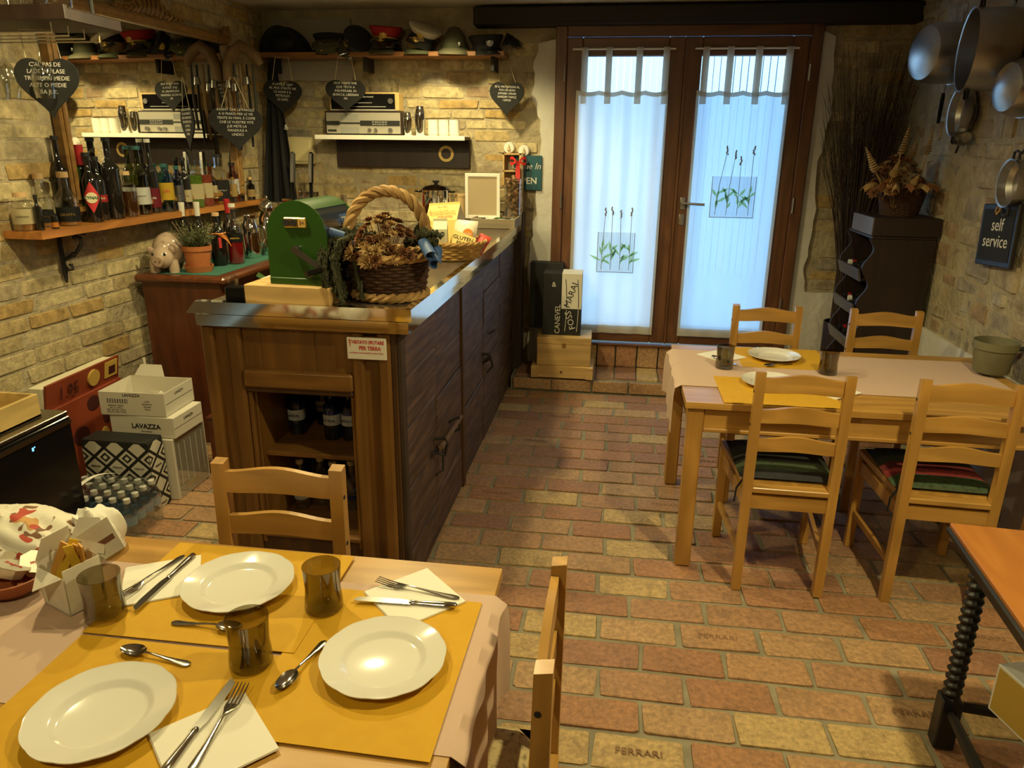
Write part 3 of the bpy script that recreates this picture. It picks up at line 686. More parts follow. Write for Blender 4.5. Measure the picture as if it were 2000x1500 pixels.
# top: slab with polished steel trim in two steps, mitred at the corner
pm('trim_steel', (.60, .57, .52), .07, 1); pm('counter_top', (.10, .075, .055), .25, col2=(.08, .06, .045))
bp('counter_slab', (-1.40, 2.36, 1.068), (-.69, 5.24, 1.150), 'counter_top')
def vtrim(zz0, zz1, out, lip):
    """trim strip: front run (leaning slightly forward at the top) and side run"""
    yf, xs, xl = 2.352-out, -.682+out, -1.437-out; o = bar.location; P = lambda x, y, z: (x-o[0], y-o[1], z); t_ = .0035
    def solid(v):
        b = MB(); vs = [b.b.verts.new(P(*q)) for q in v]
        for f in ((0, 1, 2, 3), (7, 6, 5, 4), (0, 4, 5, 1), (1, 5, 6, 2), (2, 6, 7, 3), (3, 7, 4, 0)): b.b.faces.new([vs[i] for i in f])
        b.out('steel_trim', 'trim_steel', bar)
    solid([(xl-lip*.3, yf, zz0), (xs, yf, zz0), (xs, yf-t_, zz1), (xl+lip, yf-t_, zz1), (xl-lip*.3, yf+.03, zz0), (xs-.03, yf+.03, zz0), (xs-.03, yf+.03, zz1), (xl+lip, yf+.03, zz1)])
    solid([(xs, yf, zz0), (xs, 5.235, zz0), (xs, 5.235, zz1), (xs, yf-t_, zz1), (xs-.03, yf+.03, zz0), (xs-.03, 5.235, zz0), (xs-.03, 5.235, zz1), (xs-.03, yf+.03, zz1)])
vtrim(1.113, 1.156, .022, .03); vtrim(1.066, 1.108, .006, 0)
sg = thing('warning_sign', 'white enamel sign with red letters under the bar edge', 'sign', (-.831, 2.362, 1.006))
MB().bb((-.070, -.003, -.039), (.070, .003, .039), .001).out('plate', 'paper_white', sg)
text('VIETATO SPUTARE', .0170, 'red', sg, (.006, -.0036, .022), XZ, .0003, bold=.0004, sx=.80); text('PER TERRA', .0195, 'red', sg, (.012, -.0036, .001), XZ, .0003, bold=.0004, sx=.82)
text('LA TUBERCOLOSI SI TRASMETTE CON LO SPUTO', .0062, 'red', sg, (0, -.0036, -.016), XZ, .0003, sx=.88)
MB().bb((-.059, -.0038, .006), (-.057, -.003, .034)).bb((-.065, -.0038, .026), (-.051, -.003, .028)).bb((-.063, -.0038, .019), (-.053, -.003, .021)).out('cross_emblem', 'red', sg)

# bottles of water inside the bar
glassmat('blue_glass', (.26, .45, .85), .05, .5); glassmat('pet', (.90, .94, .95), .06, .75); pm('label_white', (.74, .74, .72), .6); pm('cap_white', (.62, .60, .54), .5); pm('cap_blue', (.03, .06, .25), .4); pm('blue_ink', (.03, .04, .16), .6)
def bottle(name, label, cat, loc, H, r, shoulder, neck, glass, capm, lab=None, labm='label_white', group=None, rz=0, liquid=None, caph=.022, fill=.75, nr=None, sq=False, txt=None, txtm='ink', neckfoil=None, labr=1.015, shape=None):
    """bottle: glass body, cap, paper label, liquid inside"""
    t = thing(name, label, cat, loc, rz, group); nr = nr or r*.37
    n = 4 if sq else 20; rr = r*(1.35 if sq else 1)
    prof = shape or [(0, 0), (rr*.92, 0), (rr, .006), (rr, shoulder), (rr*.94, shoulder+.012), (rr*.74, shoulder+(neck-shoulder)*.45), (nr*1.3, shoulder+(neck-shoulder)*.78), (nr, neck), (nr, H-.012), (nr*1.15, H-.012), (nr*1.15, H)]
    rot = Matrix.Rotation(R(45), 3, 'Z') if sq else None
    MB().lathe(prof, n, rot=rot).out('glass_body', glass, t, not sq)
    if capm: MB().cyl((0, 0, H-caph*.7), (0, 0, H+.004), nr*1.3, n=14).out('cap', capm, t, True)
    if liquid:
        MB().lathe([(0, .004), (rr*.90, .004), (rr*.93, .008), (rr*.93, shoulder*fill), (0, shoulder*fill)], n, rot=rot).out('liquid', liquid, t, not sq)
    if lab:
        z0, z1 = lab; lr = rr*labr
        l = MB().lathe([(lr, z0), (lr, z1)], 24 if not sq else 4, rot=rot, cap=False); bmesh.ops.solidify(l.b, geom=list(l.b.faces), thickness=.0006)
        lo = l.out('paper_label', labm, t, not sq)
        if txt:
            yy = -lr*1.0-.001 if not sq else -lr*.71-.001
            text(txt, min(.022, r*1.6/max(3, len(txt))*1.3), txtm, lo, (0, yy, (z0+z1)/2), XZ, .0006)
    if neckfoil: MB().lathe([(nr*1.10, neck+.01), (nr*1.25, H+.001), (0, H+.002)], 16, cap=False).out('neck_foil', neckfoil, t, True)
    return t
k = 0
for x, y, z, lab in ((-1.232, 2.63, .564, 'blue glass water bottle on the upper bar shelf, leftmost'), (-1.165, 2.75, .564, 'blue glass water bottle on the upper bar shelf, deep at the back left'), (-1.105, 2.72, .564, 'blue glass water bottle on the upper bar shelf, back middle'), (-1.072, 2.60, .564, 'blue glass water bottle on the upper bar shelf, front middle'), (-1.000, 2.605, .564, 'blue glass water bottle on the upper bar shelf, right of middle'), (-.945, 2.61, .564, 'blue glass water bottle on the upper bar shelf, half hidden at right')):
    bottle('water_bottle', lab, 'bottle', (x, y, z), .245, .034, .125, .17, 'blue_glass', 'cap_blue', (.062, .105), txt='ACQUA', txtm='blue_ink', group='water bottles in the bar')
for i, (x, y) in enumerate(((-1.225, 2.60), (-1.155, 2.64), (-1.085, 2.60), (-1.015, 2.62), (-.945, 2.60), (-1.205, 2.73), (-1.13, 2.75), (-1.05, 2.74), (-.98, 2.75))):
    bottle('water_bottle', 'clear plastic water bottle on the lower bar shelf, ' + ['front left with cream label', 'second in the front row', 'middle of the front row', 'fourth in the front row', 'rightmost in the front row', 'leftmost of the back row', 'second of the back row', 'third of the back row', 'rightmost of the back row'][i], 'bottle', (x, y, .246), .21, .031, .135, .17, 'pet', 'cap_white', (.045, .095) if i == 0 else (.05, .07), txt='ACQUA' if i == 0 else None, txtm='blue_ink', group='water bottles in the bar', labm='label_white' if i == 0 else 'blue_ink')

# ------------------------------------------------------------------ cash register
pm('green_enamel', (.024, .080, .008), .38, coat=.3); pm('register_side', (.018, .022, .022), .30, coat=.4)
rg = thing('cash_register', 'antique green cash register with crank on a pale wooden drawer', 'cash register', (-1.104, 2.355, 1.152), R(-3.5))
MB().bb((-.158, 0, 0), (.158, .30, .062), .003).out('drawer_box', 'crate_x', rg)
def archpoly(w, zs, zt, n=14, shift=.0):
    pts = [(-w, 0), (w, 0), (w, zs)]
    for i in range(1, n): a = math.pi*i/n; pts.append((w*math.cos(a), zs+(zt-zs)*math.sin(a)))
    return pts+[(-w, zs)]
cx = .035
MB().prism(archpoly(.109, .165, .283), .010, XZ, (cx, .046, .0625)).out('front_plate', 'green_enamel', rg)
MB().prism(archpoly(.106, .165, .280), .245, XZ, (cx, .292, .0625)).out('body', 'register_side', rg)
bodytop = MB()
bodytop.grid(lambda u, v: (cx-.108*math.cos(math.pi*.0+math.pi*.72*u), .046+.247*v, .0625+.165+.1175*math.sin(math.pi*.72*u)), 14, 2, .002); bodytop.out('top_cover', 'green_enamel', rg, True)
MB().prism(archpoly(.109, .165, .283), .010, XZ, (cx, .302, .0625)).out('back_plate', 'green_enamel', rg)
MB().bb((cx-.109, .032, .0625), (cx+.109, .040, .086), .002).out('skirt', 'green_enamel', rg)
dp = MB().box((cx+.0, .034, .283-.01), (.082, .008, .034), None, .006).out('dial_plate', 'brass', rg)
for x in (-.030, -.004): MB().cyl((cx+x, .0305, .273), (cx+x, .026, .273), .011, n=14).out('dial_hole', 'red' if 0 else 'ink', dp, True)
MB().box((cx+.026, .0295, .273), (.026, .003, .028)).out('dial_card', 'gold_cloth', dp)
text('24', .018, 'brown_print', dp, (cx+.026, .0275, .273), XZ, .0004)
ck = MB().cyl((cx+.0, .036, .185), (cx+.0, .018, .185), .013, n=16).out('crank_hub', 'steel_dark', rg, True)
MB().prism([(-.010, -.011), (.118, -.009), (.118, .009), (-.010, .011)], .007, (R(90), R(33), 0), (cx, .019, .185)).out('crank_arm', 'steel_dark', rg)
MB().cyl((cx+.095, .015, .122), (cx+.062, -.035, .112), .009, .012, n=12).out('crank_knob', 'black_gloss', rg, True)
pl_ = MB().box((cx+.100, .235, .265), (.004, .10, .052), (0, R(-28), 0)).out('name_plate', 'steel_dark', rg)
text('ZNY', .042, 'chalk', pl_, (cx+.1030, .235, .266), Euler((R(90), 0, R(90)), 'XYZ').to_matrix().to_4x4().to_euler() if 0 else (R(62), 0, R(90)), .0005)
t = thing('napkin_dispenser', 'small black holder with faceted glass knob by the register', 'holder', (-1.305, 2.40, 1.152)); MB().box((0, 0, .024), (.07, .05, .048), None, .003).out('case', 'black_gloss', t); MB().ball((-.014, 0, .066), (.022, .018, .024), 8, 5).out('knob', 'clear_glass', t)
t = thing('leaflet_stack', 'stack of white leaflets with a green card behind the register', 'leaflets', (-1.235, 2.62, 1.152))
for k in range(6): MB().box((.0+random.uniform(-.004, .004), 0, .004+k*.0085), (.11, .15, .0075)).out('leaflet', 'paper_white', t)
MB().box((-.055, -.05, .048), (.05, .045, .002), (R(10), R(35), R(20))).out('green_card', 'green_enamel', t)

# ------------------------------------------------------------------ dried flower basket with rope handle
wood('rope', (.52, .33, .13), (.38, .22, .075), 2, .8); pm('wicker_dark', (.075, .034, .016), .7, col2=(.045, .02, .01), nscale=40); pm('braid', (.46, .29, .11), .75, col2=(.34, .19, .06), nscale=40)
def wicker(bk, r0, r1, h, mat, rows=12, spokes=26, z0=0, ell=1, par=None, phase=0):
    """woven wall: strands weaving in and out of upright stakes"""
    for i in range(rows):
        z = z0+h*(i+.5)/rows; r = r0+(r1-r0)*(i+.5)/rows; n = spokes*3; s = -1 if i % 2 else 1
        bk.tube([((r+s*.0035*math.cos(spokes*math.pi*2*k/n/2*1.0))*math.cos(2*math.pi*k/n), (r+s*.0035*math.cos(spokes*math.pi*k/n))*math.sin(2*math.pi*k/n)*ell, z) for k in range(n)], h/rows*.52, 5, True)
    for k in range(spokes):
        a = 2*math.pi*k/spokes; bk.tube([(r0*math.cos(a), r0*math.sin(a)*ell, z0), (r1*math.cos(a), r1*math.sin(a)*ell, z0+h)], .0028, 4)
    return bk
def braid(bk, r, z, rad, n=30, ell=1, pts=None):
    """twisted rope ring (or path) from two strands"""
    for ph in (0, math.pi*2/3, math.pi*4/3):
        L = []
        m = n*6
        for k in range(m):
            a = 2*math.pi*k/m; q = a*n/3+ph
            L.append(((r+rad*.6*math.cos(q))*math.cos(a), (r+rad*.6*math.cos(q))*math.sin(a)*ell, z+rad*.6*math.sin(q)))
        bk.tube(L, rad*.62, 5, True)
    return bk
fb = thing('flower_basket', 'round dark wicker basket with thick rope handle on the bar corner', 'basket', (-.800, 2.555, 1.152), R(12)); fb.scale = (1.22, 1.22, 1.18)
wk = wicker(MB(), .098, .118, .125, 'wicker_dark', 13, 28).lathe([(0, .004), (.096, .004), (.115, .12), (.112, .12), (.094, .008), (0, .008)], 28, cap=False).out('woven_wall', 'wicker_dark', fb, True)
braid(MB(), .104, .014, .013, 24).out('base_braid', 'braid', fb, True); braid(MB(), .120, .130, .012, 24).out('rim_braid', 'braid', fb, True)
b = MB()
for ph in (0, 2.09, 4.19):
    L = []
    for k in range(90):
        a = math.pi*k/89; q = a*9+ph; cxh, cz = .118*math.cos(a), .13+.185*math.sin(a)**.8
        nx, nz = math.cos(a), math.sin(a)
        L.append((cxh+nx*.009*math.cos(q), .009*math.sin(q), cz+nz*.009*math.cos(q)))
    b.tube(L, .0095, 6)
b.out('rope_handle', 'rope', fb, True)
pm('dried_brown', (.20, .085, .030), .9, col2=(.13, .05, .02), nscale=60); pm('dried_tan', (.44, .29, .12), .9, col2=(.32, .19, .07), nscale=60); pm('dried_green', (.060, .060, .028), .95, col2=(.035, .038, .02), nscale=60); pm('dried_rust', (.22, .085, .03), .9); pm('ribbon_blue', (.045, .10, .26), .6)
def petal_head(b, c, d, r, n=9, rows=3):
    """everlasting flower: rings of pointed bracts round a direction d"""
    d = Vector(d).normalized(); q = d.to_track_quat('Z', 'Y'); 
    for j in range(rows):
        for i in range(n):
            a = 2*math.pi*(i+.5*j)/n; th = .35+.42*j; l = r*(.7+.2*j)
            u = q @ Vector((math.cos(a)*math.sin(th), math.sin(a)*math.sin(th), math.cos(th))); s = q @ Vector((-math.sin(a), math.cos(a), 0))
            p0 = Vector(c); p1 = p0+u*l*.6; p2 = p0+u*l
            vs = [b.b.verts.new(x) for x in (p0, p1+s*l*.22, p2, p1-s*l*.22)]; b.b.faces.new(vs)
    return b
def flowers(parent, c, spread, n, seed, mats, up=.6, size=(.014, .024)):
    rr = random.Random(seed)
    for i in range(n):
        a = rr.uniform(0, 2*math.pi); t_ = rr.random()**.6; d = Vector((math.cos(a)*t_, math.sin(a)*t_, up+.5*(1-t_)))
        p = Vector(c)+Vector((math.cos(a)*t_*spread[0], math.sin(a)*t_*spread[1], spread[2]*(1-t_*t_)+rr.uniform(-.01, .01)))
        b = petal_head(MB(), p, d, rr.uniform(*size)); b.tube([Vector(c)-Vector((0, 0, .06)), p], .0012, 3)
        b.out('flower_head', mats[i % len(mats)], parent)
def spike(parent, pts, r, mat, seed):
    """lavender-like drooping spike of little buds"""
    rr = random.Random(seed); b = MB(); b.tube(pts, r*.55, 5); P = [Vector(p) for p in pts]
    for i in range(70):
        k = rr.uniform(0, len(P)-1.001); p = P[int(k)].lerp(P[int(k)+1], k % 1); a = rr.uniform(0, 6.28); b_ = Vector((math.cos(a)*r, math.sin(a)*r, rr.uniform(-r, r)*.4))
        b.ball(p+b_*.75, (r*.32, r*.32, r*.6), 5, 3)
    b.out('flower_spike', mat, parent)
db = thing('dried_flowers', 'dried flowers, lavender spikes and blue ribbons filling the basket on the bar', 'dried flowers', (-.800, 2.555, 1.315)); db.scale = (1.22, 1.22, 1.15)
flowers(db, (0, -.02, .0), (.12, .11, .10), 46, 3, ['dried_brown', 'dried_rust', 'dried_brown', 'dried_tan'])
flowers(db, (-.02, -.09, -.01), (.08, .05, .05), 24, 5, ['dried_tan', 'dried_tan', 'dried_brown'], .2, (.016, .026))
rr = random.Random(4)
for i in range(14):
    x0 = -.10+rr.uniform(-.05, .05); y0 = -.10+rr.uniform(-.02, .04); L = rr.uniform(.12, .20)
    spike(db, [(x0+.02, y0+.05, .055), (x0, y0-.01, .045), (x0-.012, y0-.035, -.01), (x0+rr.uniform(-.01, .02), y0-.045+rr.uniform(-.006, .004), -.01-L*.65)], .011, 'dried_green', i)
for i in range(12): 
    a = rr.uniform(-.6, .9); spike(db, [(.06*math.cos(a), .03+.04*math.sin(a), .02), (.10*math.cos(a)+.02, .05*math.sin(a), .06+rr.uniform(-.02, .02)), (.145*math.cos(a), .08*math.sin(a), .045+rr.uniform(-.03, .02))], .013, 'dried_green', 30+i)
for i in range(8): spike(db, [(-.06, -.02, .03), (-.11, -.04+.02*i, .07), (-.17-.02*rr.random(), -.06+.02*i, .05-.02*rr.random()), (-.20, -.08+.02*i, -.02)], .012, 'dried_green', 50+i)
for i, (x, y, z, rz, l) in enumerate(((-.135, -.10, .065, 25, .075), (-.15, -.105, .045, 10, .06), (.135, -.07, .02, -60, .085), (.155, -.055, -.005, -80, .09))):
    MB().grid(lambda u, v: ((u-.5)*l, .016*math.cos(v*5), .014*math.sin(v*5)), 4, 10, .001).out('ribbon_loop', 'ribbon_blue', db, True, loc=(x, y, z), rot=(0, R(20), R(rz)))

# ------------------------------------------------------------------ basket of gluten free snacks
wood('wicker_light', (.55, .34, .10), (.42, .23, .06), 2, .6)
pm('pack_yellow', (.78, .60, .20), .5); pm('pack_pale', (.66, .62, .42), .5); pm('pack_white', (.74, .70, .56), .4); pm('pack_orange', (.66, .24, .04), .5); pm('pack_red', (.50, .05, .03), .5); pm('pack_text', (.05, .06, .05), .6); pm('pack_kraft', (.55, .38, .18), .7)
sb_ = thing('snack_basket', 'shallow light wicker basket of packaged snacks on the bar', 'basket', (-.835, 3.56, 1.152))
wicker(MB(), .135, .165, .075, 'wicker_light', 6, 30).lathe([(0, .003), (.13, .003), (.16, .07), (.157, .07), (.127, .007), (0, .007)], 30, cap=False).out('woven_wall', 'wicker_light', sb_, True)
braid(MB(), .168, .080, .009, 30).out('rim_braid', 'wicker_light', sb_, True)
def carton(name, label, loc, w, d, h, gable, mat, rot=(0, 0, 0)):
    t = thing(name, label, 'packet', loc, 0, None, rot)
    poly = [(-d/2, 0), (d/2, 0), (d/2, h), (.002, h+gable), (.002, h+gable+.012), (-.002, h+gable+.012), (-.002, h+gable), (-d/2, h)]
    MB().prism(poly, w, (R(90), 0, R(90)), (-w/2, 0, 0)).out('carton_body', mat, t); return t
c1 = carton('snack_carton', 'large pale yellow carton at the back of the snack basket', (-.875, 3.64, 1.165), .17, .10, .155, .075, 'pack_yellow', (R(-6), R(-5), R(-12)))
text('Alimentum', .033, 'pack_orange', c1, (.0, -.038, .195), (R(56), 0, 0), .0005); text('GLUTEN', .014, 'brown_print', c1, (0, -.026, .219), (R(56), 0, 0), .0005); text('senza glutine', .016, 'pack_red', c1, (.02, -.047, .172), (R(56), 0, 0), .0005)
def bag(label, loc, w, h, d, mat, rot):
    t = thing('snack_bag', label, 'packet', loc, 0, None, rot)
    def f(s):
        return lambda u, v: ((u-.5)*w*(1-.06*math.sin(math.pi*v)), s*d*math.sin(math.pi*u)**.6*math.sin(math.pi*v)**.7, v*h)
    b = MB().grid(f(1), 10, 12).grid(f(-1), 10, 12); bmesh.ops.remove_doubles(b.b, verts=b.b.verts, dist=.0005)
    b.out('bag_body', mat, t, True); return t
def heart2(s, n=28):
    P = []
    for i in range(n):
        a = 2*math.pi*i/n; x = 16*math.sin(a)**3; y = 13*math.cos(a)-5*math.cos(2*a)-2*math.cos(3*a)-math.cos(4*a); P.append((x*s/16, y*s/16))
    return P
c2 = carton('snack_carton', 'slim pale green carton with a dark heart in the snack basket', (-.86, 3.455, 1.165), .066, .06, .135, .035, 'pack_pale', (0, R(-1), R(8)))
MB().prism(heart2(.022), .001, XZ, (0, -.0305, .108)).out('heart_print', 'pack_text', c2); text('MULINO', .010, 'pack_pale', c2, (0, -.0322, .112), XZ, .0005); MB().bb((-.026, -.0315, .05), (.026, -.0300, .058)).out('print_band', 'pack_text', c2)
c3 = bag('white snack bag with an orange roundel in the snack basket', (-.775, 3.57, 1.17), .12, .16, .028, 'pack_white', (R(-8), R(3), R(-5)))
MB().cyl((.02, -.027, .095), (.02, -.031, .095), .026, n=20).out('roundel', 'pack_orange', c3, True); text('CEREALI', .015, 'pack_white', c3, (.012, -.0325, .095), XZ, .0005)
bag('small white bag at the left rim of the snack basket', (-.95, 3.53, 1.17), .07, .11, .022, 'pack_white', (R(-6), R(-12), R(10)))
bag('red snack packet at the right of the snack basket', (-.715, 3.57, 1.175), .07, .10, .02, 'pack_red', (R(-30), R(20), R(-20)))
for i, (x, y, m, lab) in enumerate(((-.80, 3.46, 'pack_kraft', 'small kraft packet at the front of the snack basket'), (-.735, 3.49, 'pack_orange', 'small orange packet at the right front of the snack basket'), (-.90, 3.46, 'pack_kraft', 'small kraft packet at the left front of the snack basket'))):
    bag(lab, (x, y, 1.185), .06, .07, .018, m, (R(-50), R(10*i-10), R(30*i)))
for o_ in [q for q in bpy.data.objects if q.parent is None and q.name.startswith('snack_')]: o_.location.x += .04
cd = thing('price_card', 'yellow handwritten card standing in the snack basket', 'card', (-.725, 3.452, 1.205), 0, None, (R(-20), R(14), R(2)))
MB().prism([(-.06, .0), (.05, .0), (.055, .07), (-.06, .085)], .002, XZ, (0, .001, 0)).out('card', 'pack_yellow', cd); text('GLUTEN\nFREE', .026, 'ink', cd, (-.004, -.002, .040), XZ, .0005)
tag(MB().bb((-.135, -.10, 0), (.135, .10, .052), .004).box((0, -.101, .026), (.25, .002, .04)).out('wooden_box', 'crate_x', None, loc=(-.86, 3.30, 1.152)), 'low wooden box between the two baskets on the bar', 'box') if 0 else None

# ------------------------------------------------------------------ far end of the bar
wood('greywood', (.36, .29, .19), (.26, .20, .12), 0, .7)
tr = thing('wooden_tray', 'weathered wooden tray with chocolates at the far end of the bar', 'tray', (-.80, 5.02, 1.152))
for a, c in (((-.16, -.14, 0), (.14, -.125, .062)), ((-.16, .125, 0), (.14, .14, .062)), ((-.16, -.125, 0), (-.145, .125, .062)), ((.125, -.125, 0), (.14, .125, .062)), ((-.145, -.125, 0), (.125, .125, .010))): MB().bb(a, c, .002).out('side_board', 'greywood', tr)
for i in range(9):
    x, y = -.92+.027*i, 4.93+.03*(i % 3)
    tag(MB().box((0, 0, .008), (.055, .02, .014), (0, 0, R(random.uniform(-25, 25))), .004).out('chocolate_bar', ['paper_white', 'ink', 'green_enamel'][i % 3], None, loc=(x, y, 1.196+.004*(i % 2))), ['white', 'black', 'green'][i % 3]+' wrapped sweet in the wooden tray, '+['leftmost', 'left end', 'left of middle', 'near the middle left', 'in the middle', 'near the middle right', 'right of middle', 'right end', 'rightmost'][i], 'sweet', 'wrapped sweets in the tray')
tag(MB().bb((-.13, -.11, .0), (.12, .11, .030)).out('sweet_filler', 'pack_kraft', tr), None, None) if 0 else MB().bb((-.14, -.12, .010), (.12, .12, .042)).out('tray_filling', 'card_white', tr)
pf = thing('picture_frame', 'white framed blank beige board standing behind the wooden tray', 'picture frame', (-.915, 5.10, 1.195), R(2))
pm('beige_board', (.42, .33, .20), .8)
for a, c in (((-.12, -.009, 0), (-.098, .009, .30)), ((.098, -.009, 0), (.12, .009, .30)), ((-.098, -.009, 0), (.098, .009, .022)), ((-.098, -.009, .278), (.098, .009, .30))): MB().bb(a, c, .002).out('frame_rail', 'paper_white', pf)
MB().bb((-.098, -.003, .022), (.098, .005, .278)).out('board', 'beige_board', pf)
wood('corkw', (.36, .22, .10), (.24, .12, .05), 2, .8)
jr = thing('cork_vase', 'tall clear glass vase filled with wine corks', 'vase', (-.715, 5.175, 1.152))
MB().lathe([(0, 0), (.058, 0), (.06, .004), (.062, .31), (.059, .31), (.056, .010), (0, .008)], 28, cap=False).out('glass', 'clear_glass', jr, True)
rr = random.Random(9); ck_ = MB().cyl((0, 0, -.021), (0, 0, .021), .0115, n=10).mesh('wine_cork', 'corkw', True)
for i in range(46):
    z = 1.172+.30*(i/46); a = i*2.4; r_ = .040 if i % 3 else .012
    tag(ob('wine_cork', ck_, None, (-.715+r_*math.cos(a), 5.175+r_*math.sin(a), z), (rr.uniform(.6, 2.5), rr.uniform(-.5, .5), a+1.57)), 'wine cork in the tall glass vase', 'cork', 'wine corks in the glass vase')
# back worktop behind the bar with espresso machine and stock pot
bw = thing('back_worktop', 'low worktop behind the bar under the radio shelf', 'worktop', (-1.98, 5.19, 0))
MB().bb((-.50, -.22, 1.0), (.50, .21, 1.035), .003).out('top', 'bar_x', bw); MB().bb((-.48, -.18, 0), (.48, .2, 1.0)).out('cabinet', 'bar_z', bw)
po_ = thing('stock_pot', 'steel stock pot with black knob behind the bar', 'pot', (-1.240, 5.10, 1.152)); po_.scale = (1, 1, .72)
MB().lathe([(0, 0), (.10, 0), (.105, .006), (.105, .318), (.110, .322), (.105, .324), (.08, .352), (.04, .366), (0, .370)], 32, cap=False).out('body', 'chrome', po_, True)
MB().lathe([(0, .368), (.012, .368), (.016, .385), (.026, .392), (.024, .404), (0, .406)], 16, cap=False).out('knob', 'black_gloss', po_, True)
for s in (-1, 1): MB().tube([(s*.10, -.03, .30), (s*.135, -.03, .305), (s*.135, .03, .305), (s*.10, .03, .30)], .008, 6).out('handle', 'black_gloss', po_, True)
tag(MB().cyl((0, 0, 0), (0, 0, .185), .042, n=20).cyl((0, 0, .185), (0, 0, .20), .044, n=20).out('paper_canister', 'pack_kraft', None, True, loc=(-1.085, 5.165, 1.152)), 'tan canister beside the stock pot', 'canister')
em = thing('espresso_machine', 'red lever espresso machine behind the cash register', 'coffee machine', (-2.16, 5.12, 1.036))
pm('machine_red', (.28, .012, .012), .3, coat=.5)
MB().box((0, .03, .13), (.36, .26, .24), None, .02).out('body', 'machine_red', em); MB().box((0, .02, .262), (.34, .24, .02), None, .006).out('cup_rack', 'chrome', em)
for s in (-1, 1):
    MB().cyl((s*.065, -.10, .14), (s*.065, -.15, .14), .032, n=16).cyl((s*.065, -.13, .10), (s*.065, -.13, .20), .026, n=16).out('group_head', 'chrome', em, True)
    L = thing if 0 else None
    lv = MB().box((s*.065, -.13, .30), (.022, .022, .22), (R(-6), 0, 0), .004).out('lever', 'black_gloss', em)
    MB().box((s*.065+.012, -.135, .48), (.036, .03, .21), (R(-6), R(2), 0), .012).out('lever_grip', 'black_gloss' if s > 0 else 'iron', lv); MB().box((s*.065+.012, -.1515, .48), (.022, .004, .19), (R(-6), R(2), 0), .001).out('grip_inlay', 'aluminium', lv)
MB().cyl((.18, -.03, .23), (.26, -.03, .25), .014, n=12).cyl((.26, -.03, .22), (.26, -.03, .30), .022, n=12).out('steam_tap', 'chrome', em, True)
for i in range(4): tag(MB().lathe([(0, 0), (.016, 0), (.022, .045), (.020, .045), (.014, .004), (0, .004)], 16, cap=False).out('espresso_glass', 'chrome', None, True, loc=(-2.21+.04*i, 5.07, 1.309)), 'small steel cup on the espresso machine, '+['leftmost', 'second from left', 'third from left', 'rightmost'][i], 'cup', 'cups on the espresso machine')
# ------------------------------------------------------------------ mirror on the left wall
MR = math.atan2(1, .05)
def onwall(y, off, z): return (XL(y)+off, y, z)
mi = thing('wall_mirror', 'large wooden framed mirror with carved crest above the bottle shelf', 'mirror', onwall(4.12, .002, 1.83), MR)
# local: x along the wall (+y world), -y out of the wall, z up
pm('mirror_glass', (.86, .85, .80), .012, 1)
MW, MH = .78, .50
MB().bb((-MW+.03, -.028, -MH+.03), (MW-.03, -.012, MH-.03)).out('glass', 'mirror_glass', mi)
for a, c in (((-MW, -.055, MH-.055), (MW, 0, MH)), ((-MW, -.055, -MH), (MW, 0, -MH+.055)), ((-MW, -.055, -MH+.055), (-MW+.055, 0, MH-.055)), ((MW-.055, -.055, -MH+.055), (MW, 0, MH-.055))):
    f = MB().bb(a, c, .008).out('frame_rail', 'frame_gilt', mi)
    a2 = [a[0]+.014, -.066, a[2]+.014]; c2 = [c[0]-.014, -.05, c[2]-.014]
    if c2[0] > a2[0] and c2[2] > a2[2]: MB().bb(a2, c2, .005).out('moulding', 'frame_gilt', f)
b = MB()
for i in range(-7, 8):
    h = .105*math.exp(-(i/3.2)**2)+.022; b.ball((i*.038, -.035, MH+h*.45), (.024, .02, h*.55), 8, 6)
    b.tube([(i*.038, -.045, MH), (i*.038+.02, -.06, MH+h*.5), (i*.038, -.055, MH+h), (i*.038-.015, -.045, MH+h*.7)], .008, 5)
b.out('carved_crest', 'frame_gilt', mi, True)
for s in (-1, 1): MB().ball((s*(MW-.02), -.04, MH+.02), (.035, .025, .035), 10, 8).tube([(s*(MW-.02), -.06, MH+.045), (s*(MW-.05), -.065, MH+.02), (s*(MW-.02), -.065, MH-.005)], .009, 5).out('corner_scroll', 'frame_gilt', mi, True)
# ------------------------------------------------------------------ bottle shelf on iron brackets
sh = thing('bottle_shelf', 'varnished pine wall shelf carrying the liquor bottles', 'shelf', (0, 0, 1.263))
MB().prism([(XL(2.95)+.004, 2.95), (-2.487, 2.945), (-2.497, 5.14), (XL(5.14)+.02, 5.14)], .032).out('board', 'shelfwood_y', sh)
def bracket(y):
    x0 = XL(y)+.022; o = MB()
    o.tube([(x0, y, -.002), (x0, y, -.10), (x0, y, -.20), (x0, y, -.245)], [.011, .010, .011, .006], 6).tube([(x0, y, -.006), (x0+.14, y, -.006)], .008, 6)
    o.tube([(x0, y, -.14), (x0+.03, y, -.125), (x0+.075, y, -.10), (x0+.11, y, -.06), (x0+.115, y, -.03), (x0+.09, y, -.018), (x0+.075, y, -.03)], .009, 6)
    o.tube([(x0, y, -.15), (x0+.02, y, -.185), (x0+.045, y, -.18), (x0+.042, y, -.155), (x0+.03, y, -.16)], .007, 6).ball((x0+.06, y, -.108), .014, 8, 6)
    o.out('iron_bracket', 'iron', sh, True)
bracket(3.24); bracket(4.6)
glassmat('green_glass', (.10, .42, .08), .04, .4); glassmat('dark_glass', (.10, .10, .06), .04, .35); glassmat('olive_glass', (.30, .36, .12), .04, .4); glassmat('blue_clear', (.25, .50, .62), .04, .5)
glassmat('amber_glass', (.55, .28, .08), .05, .4)
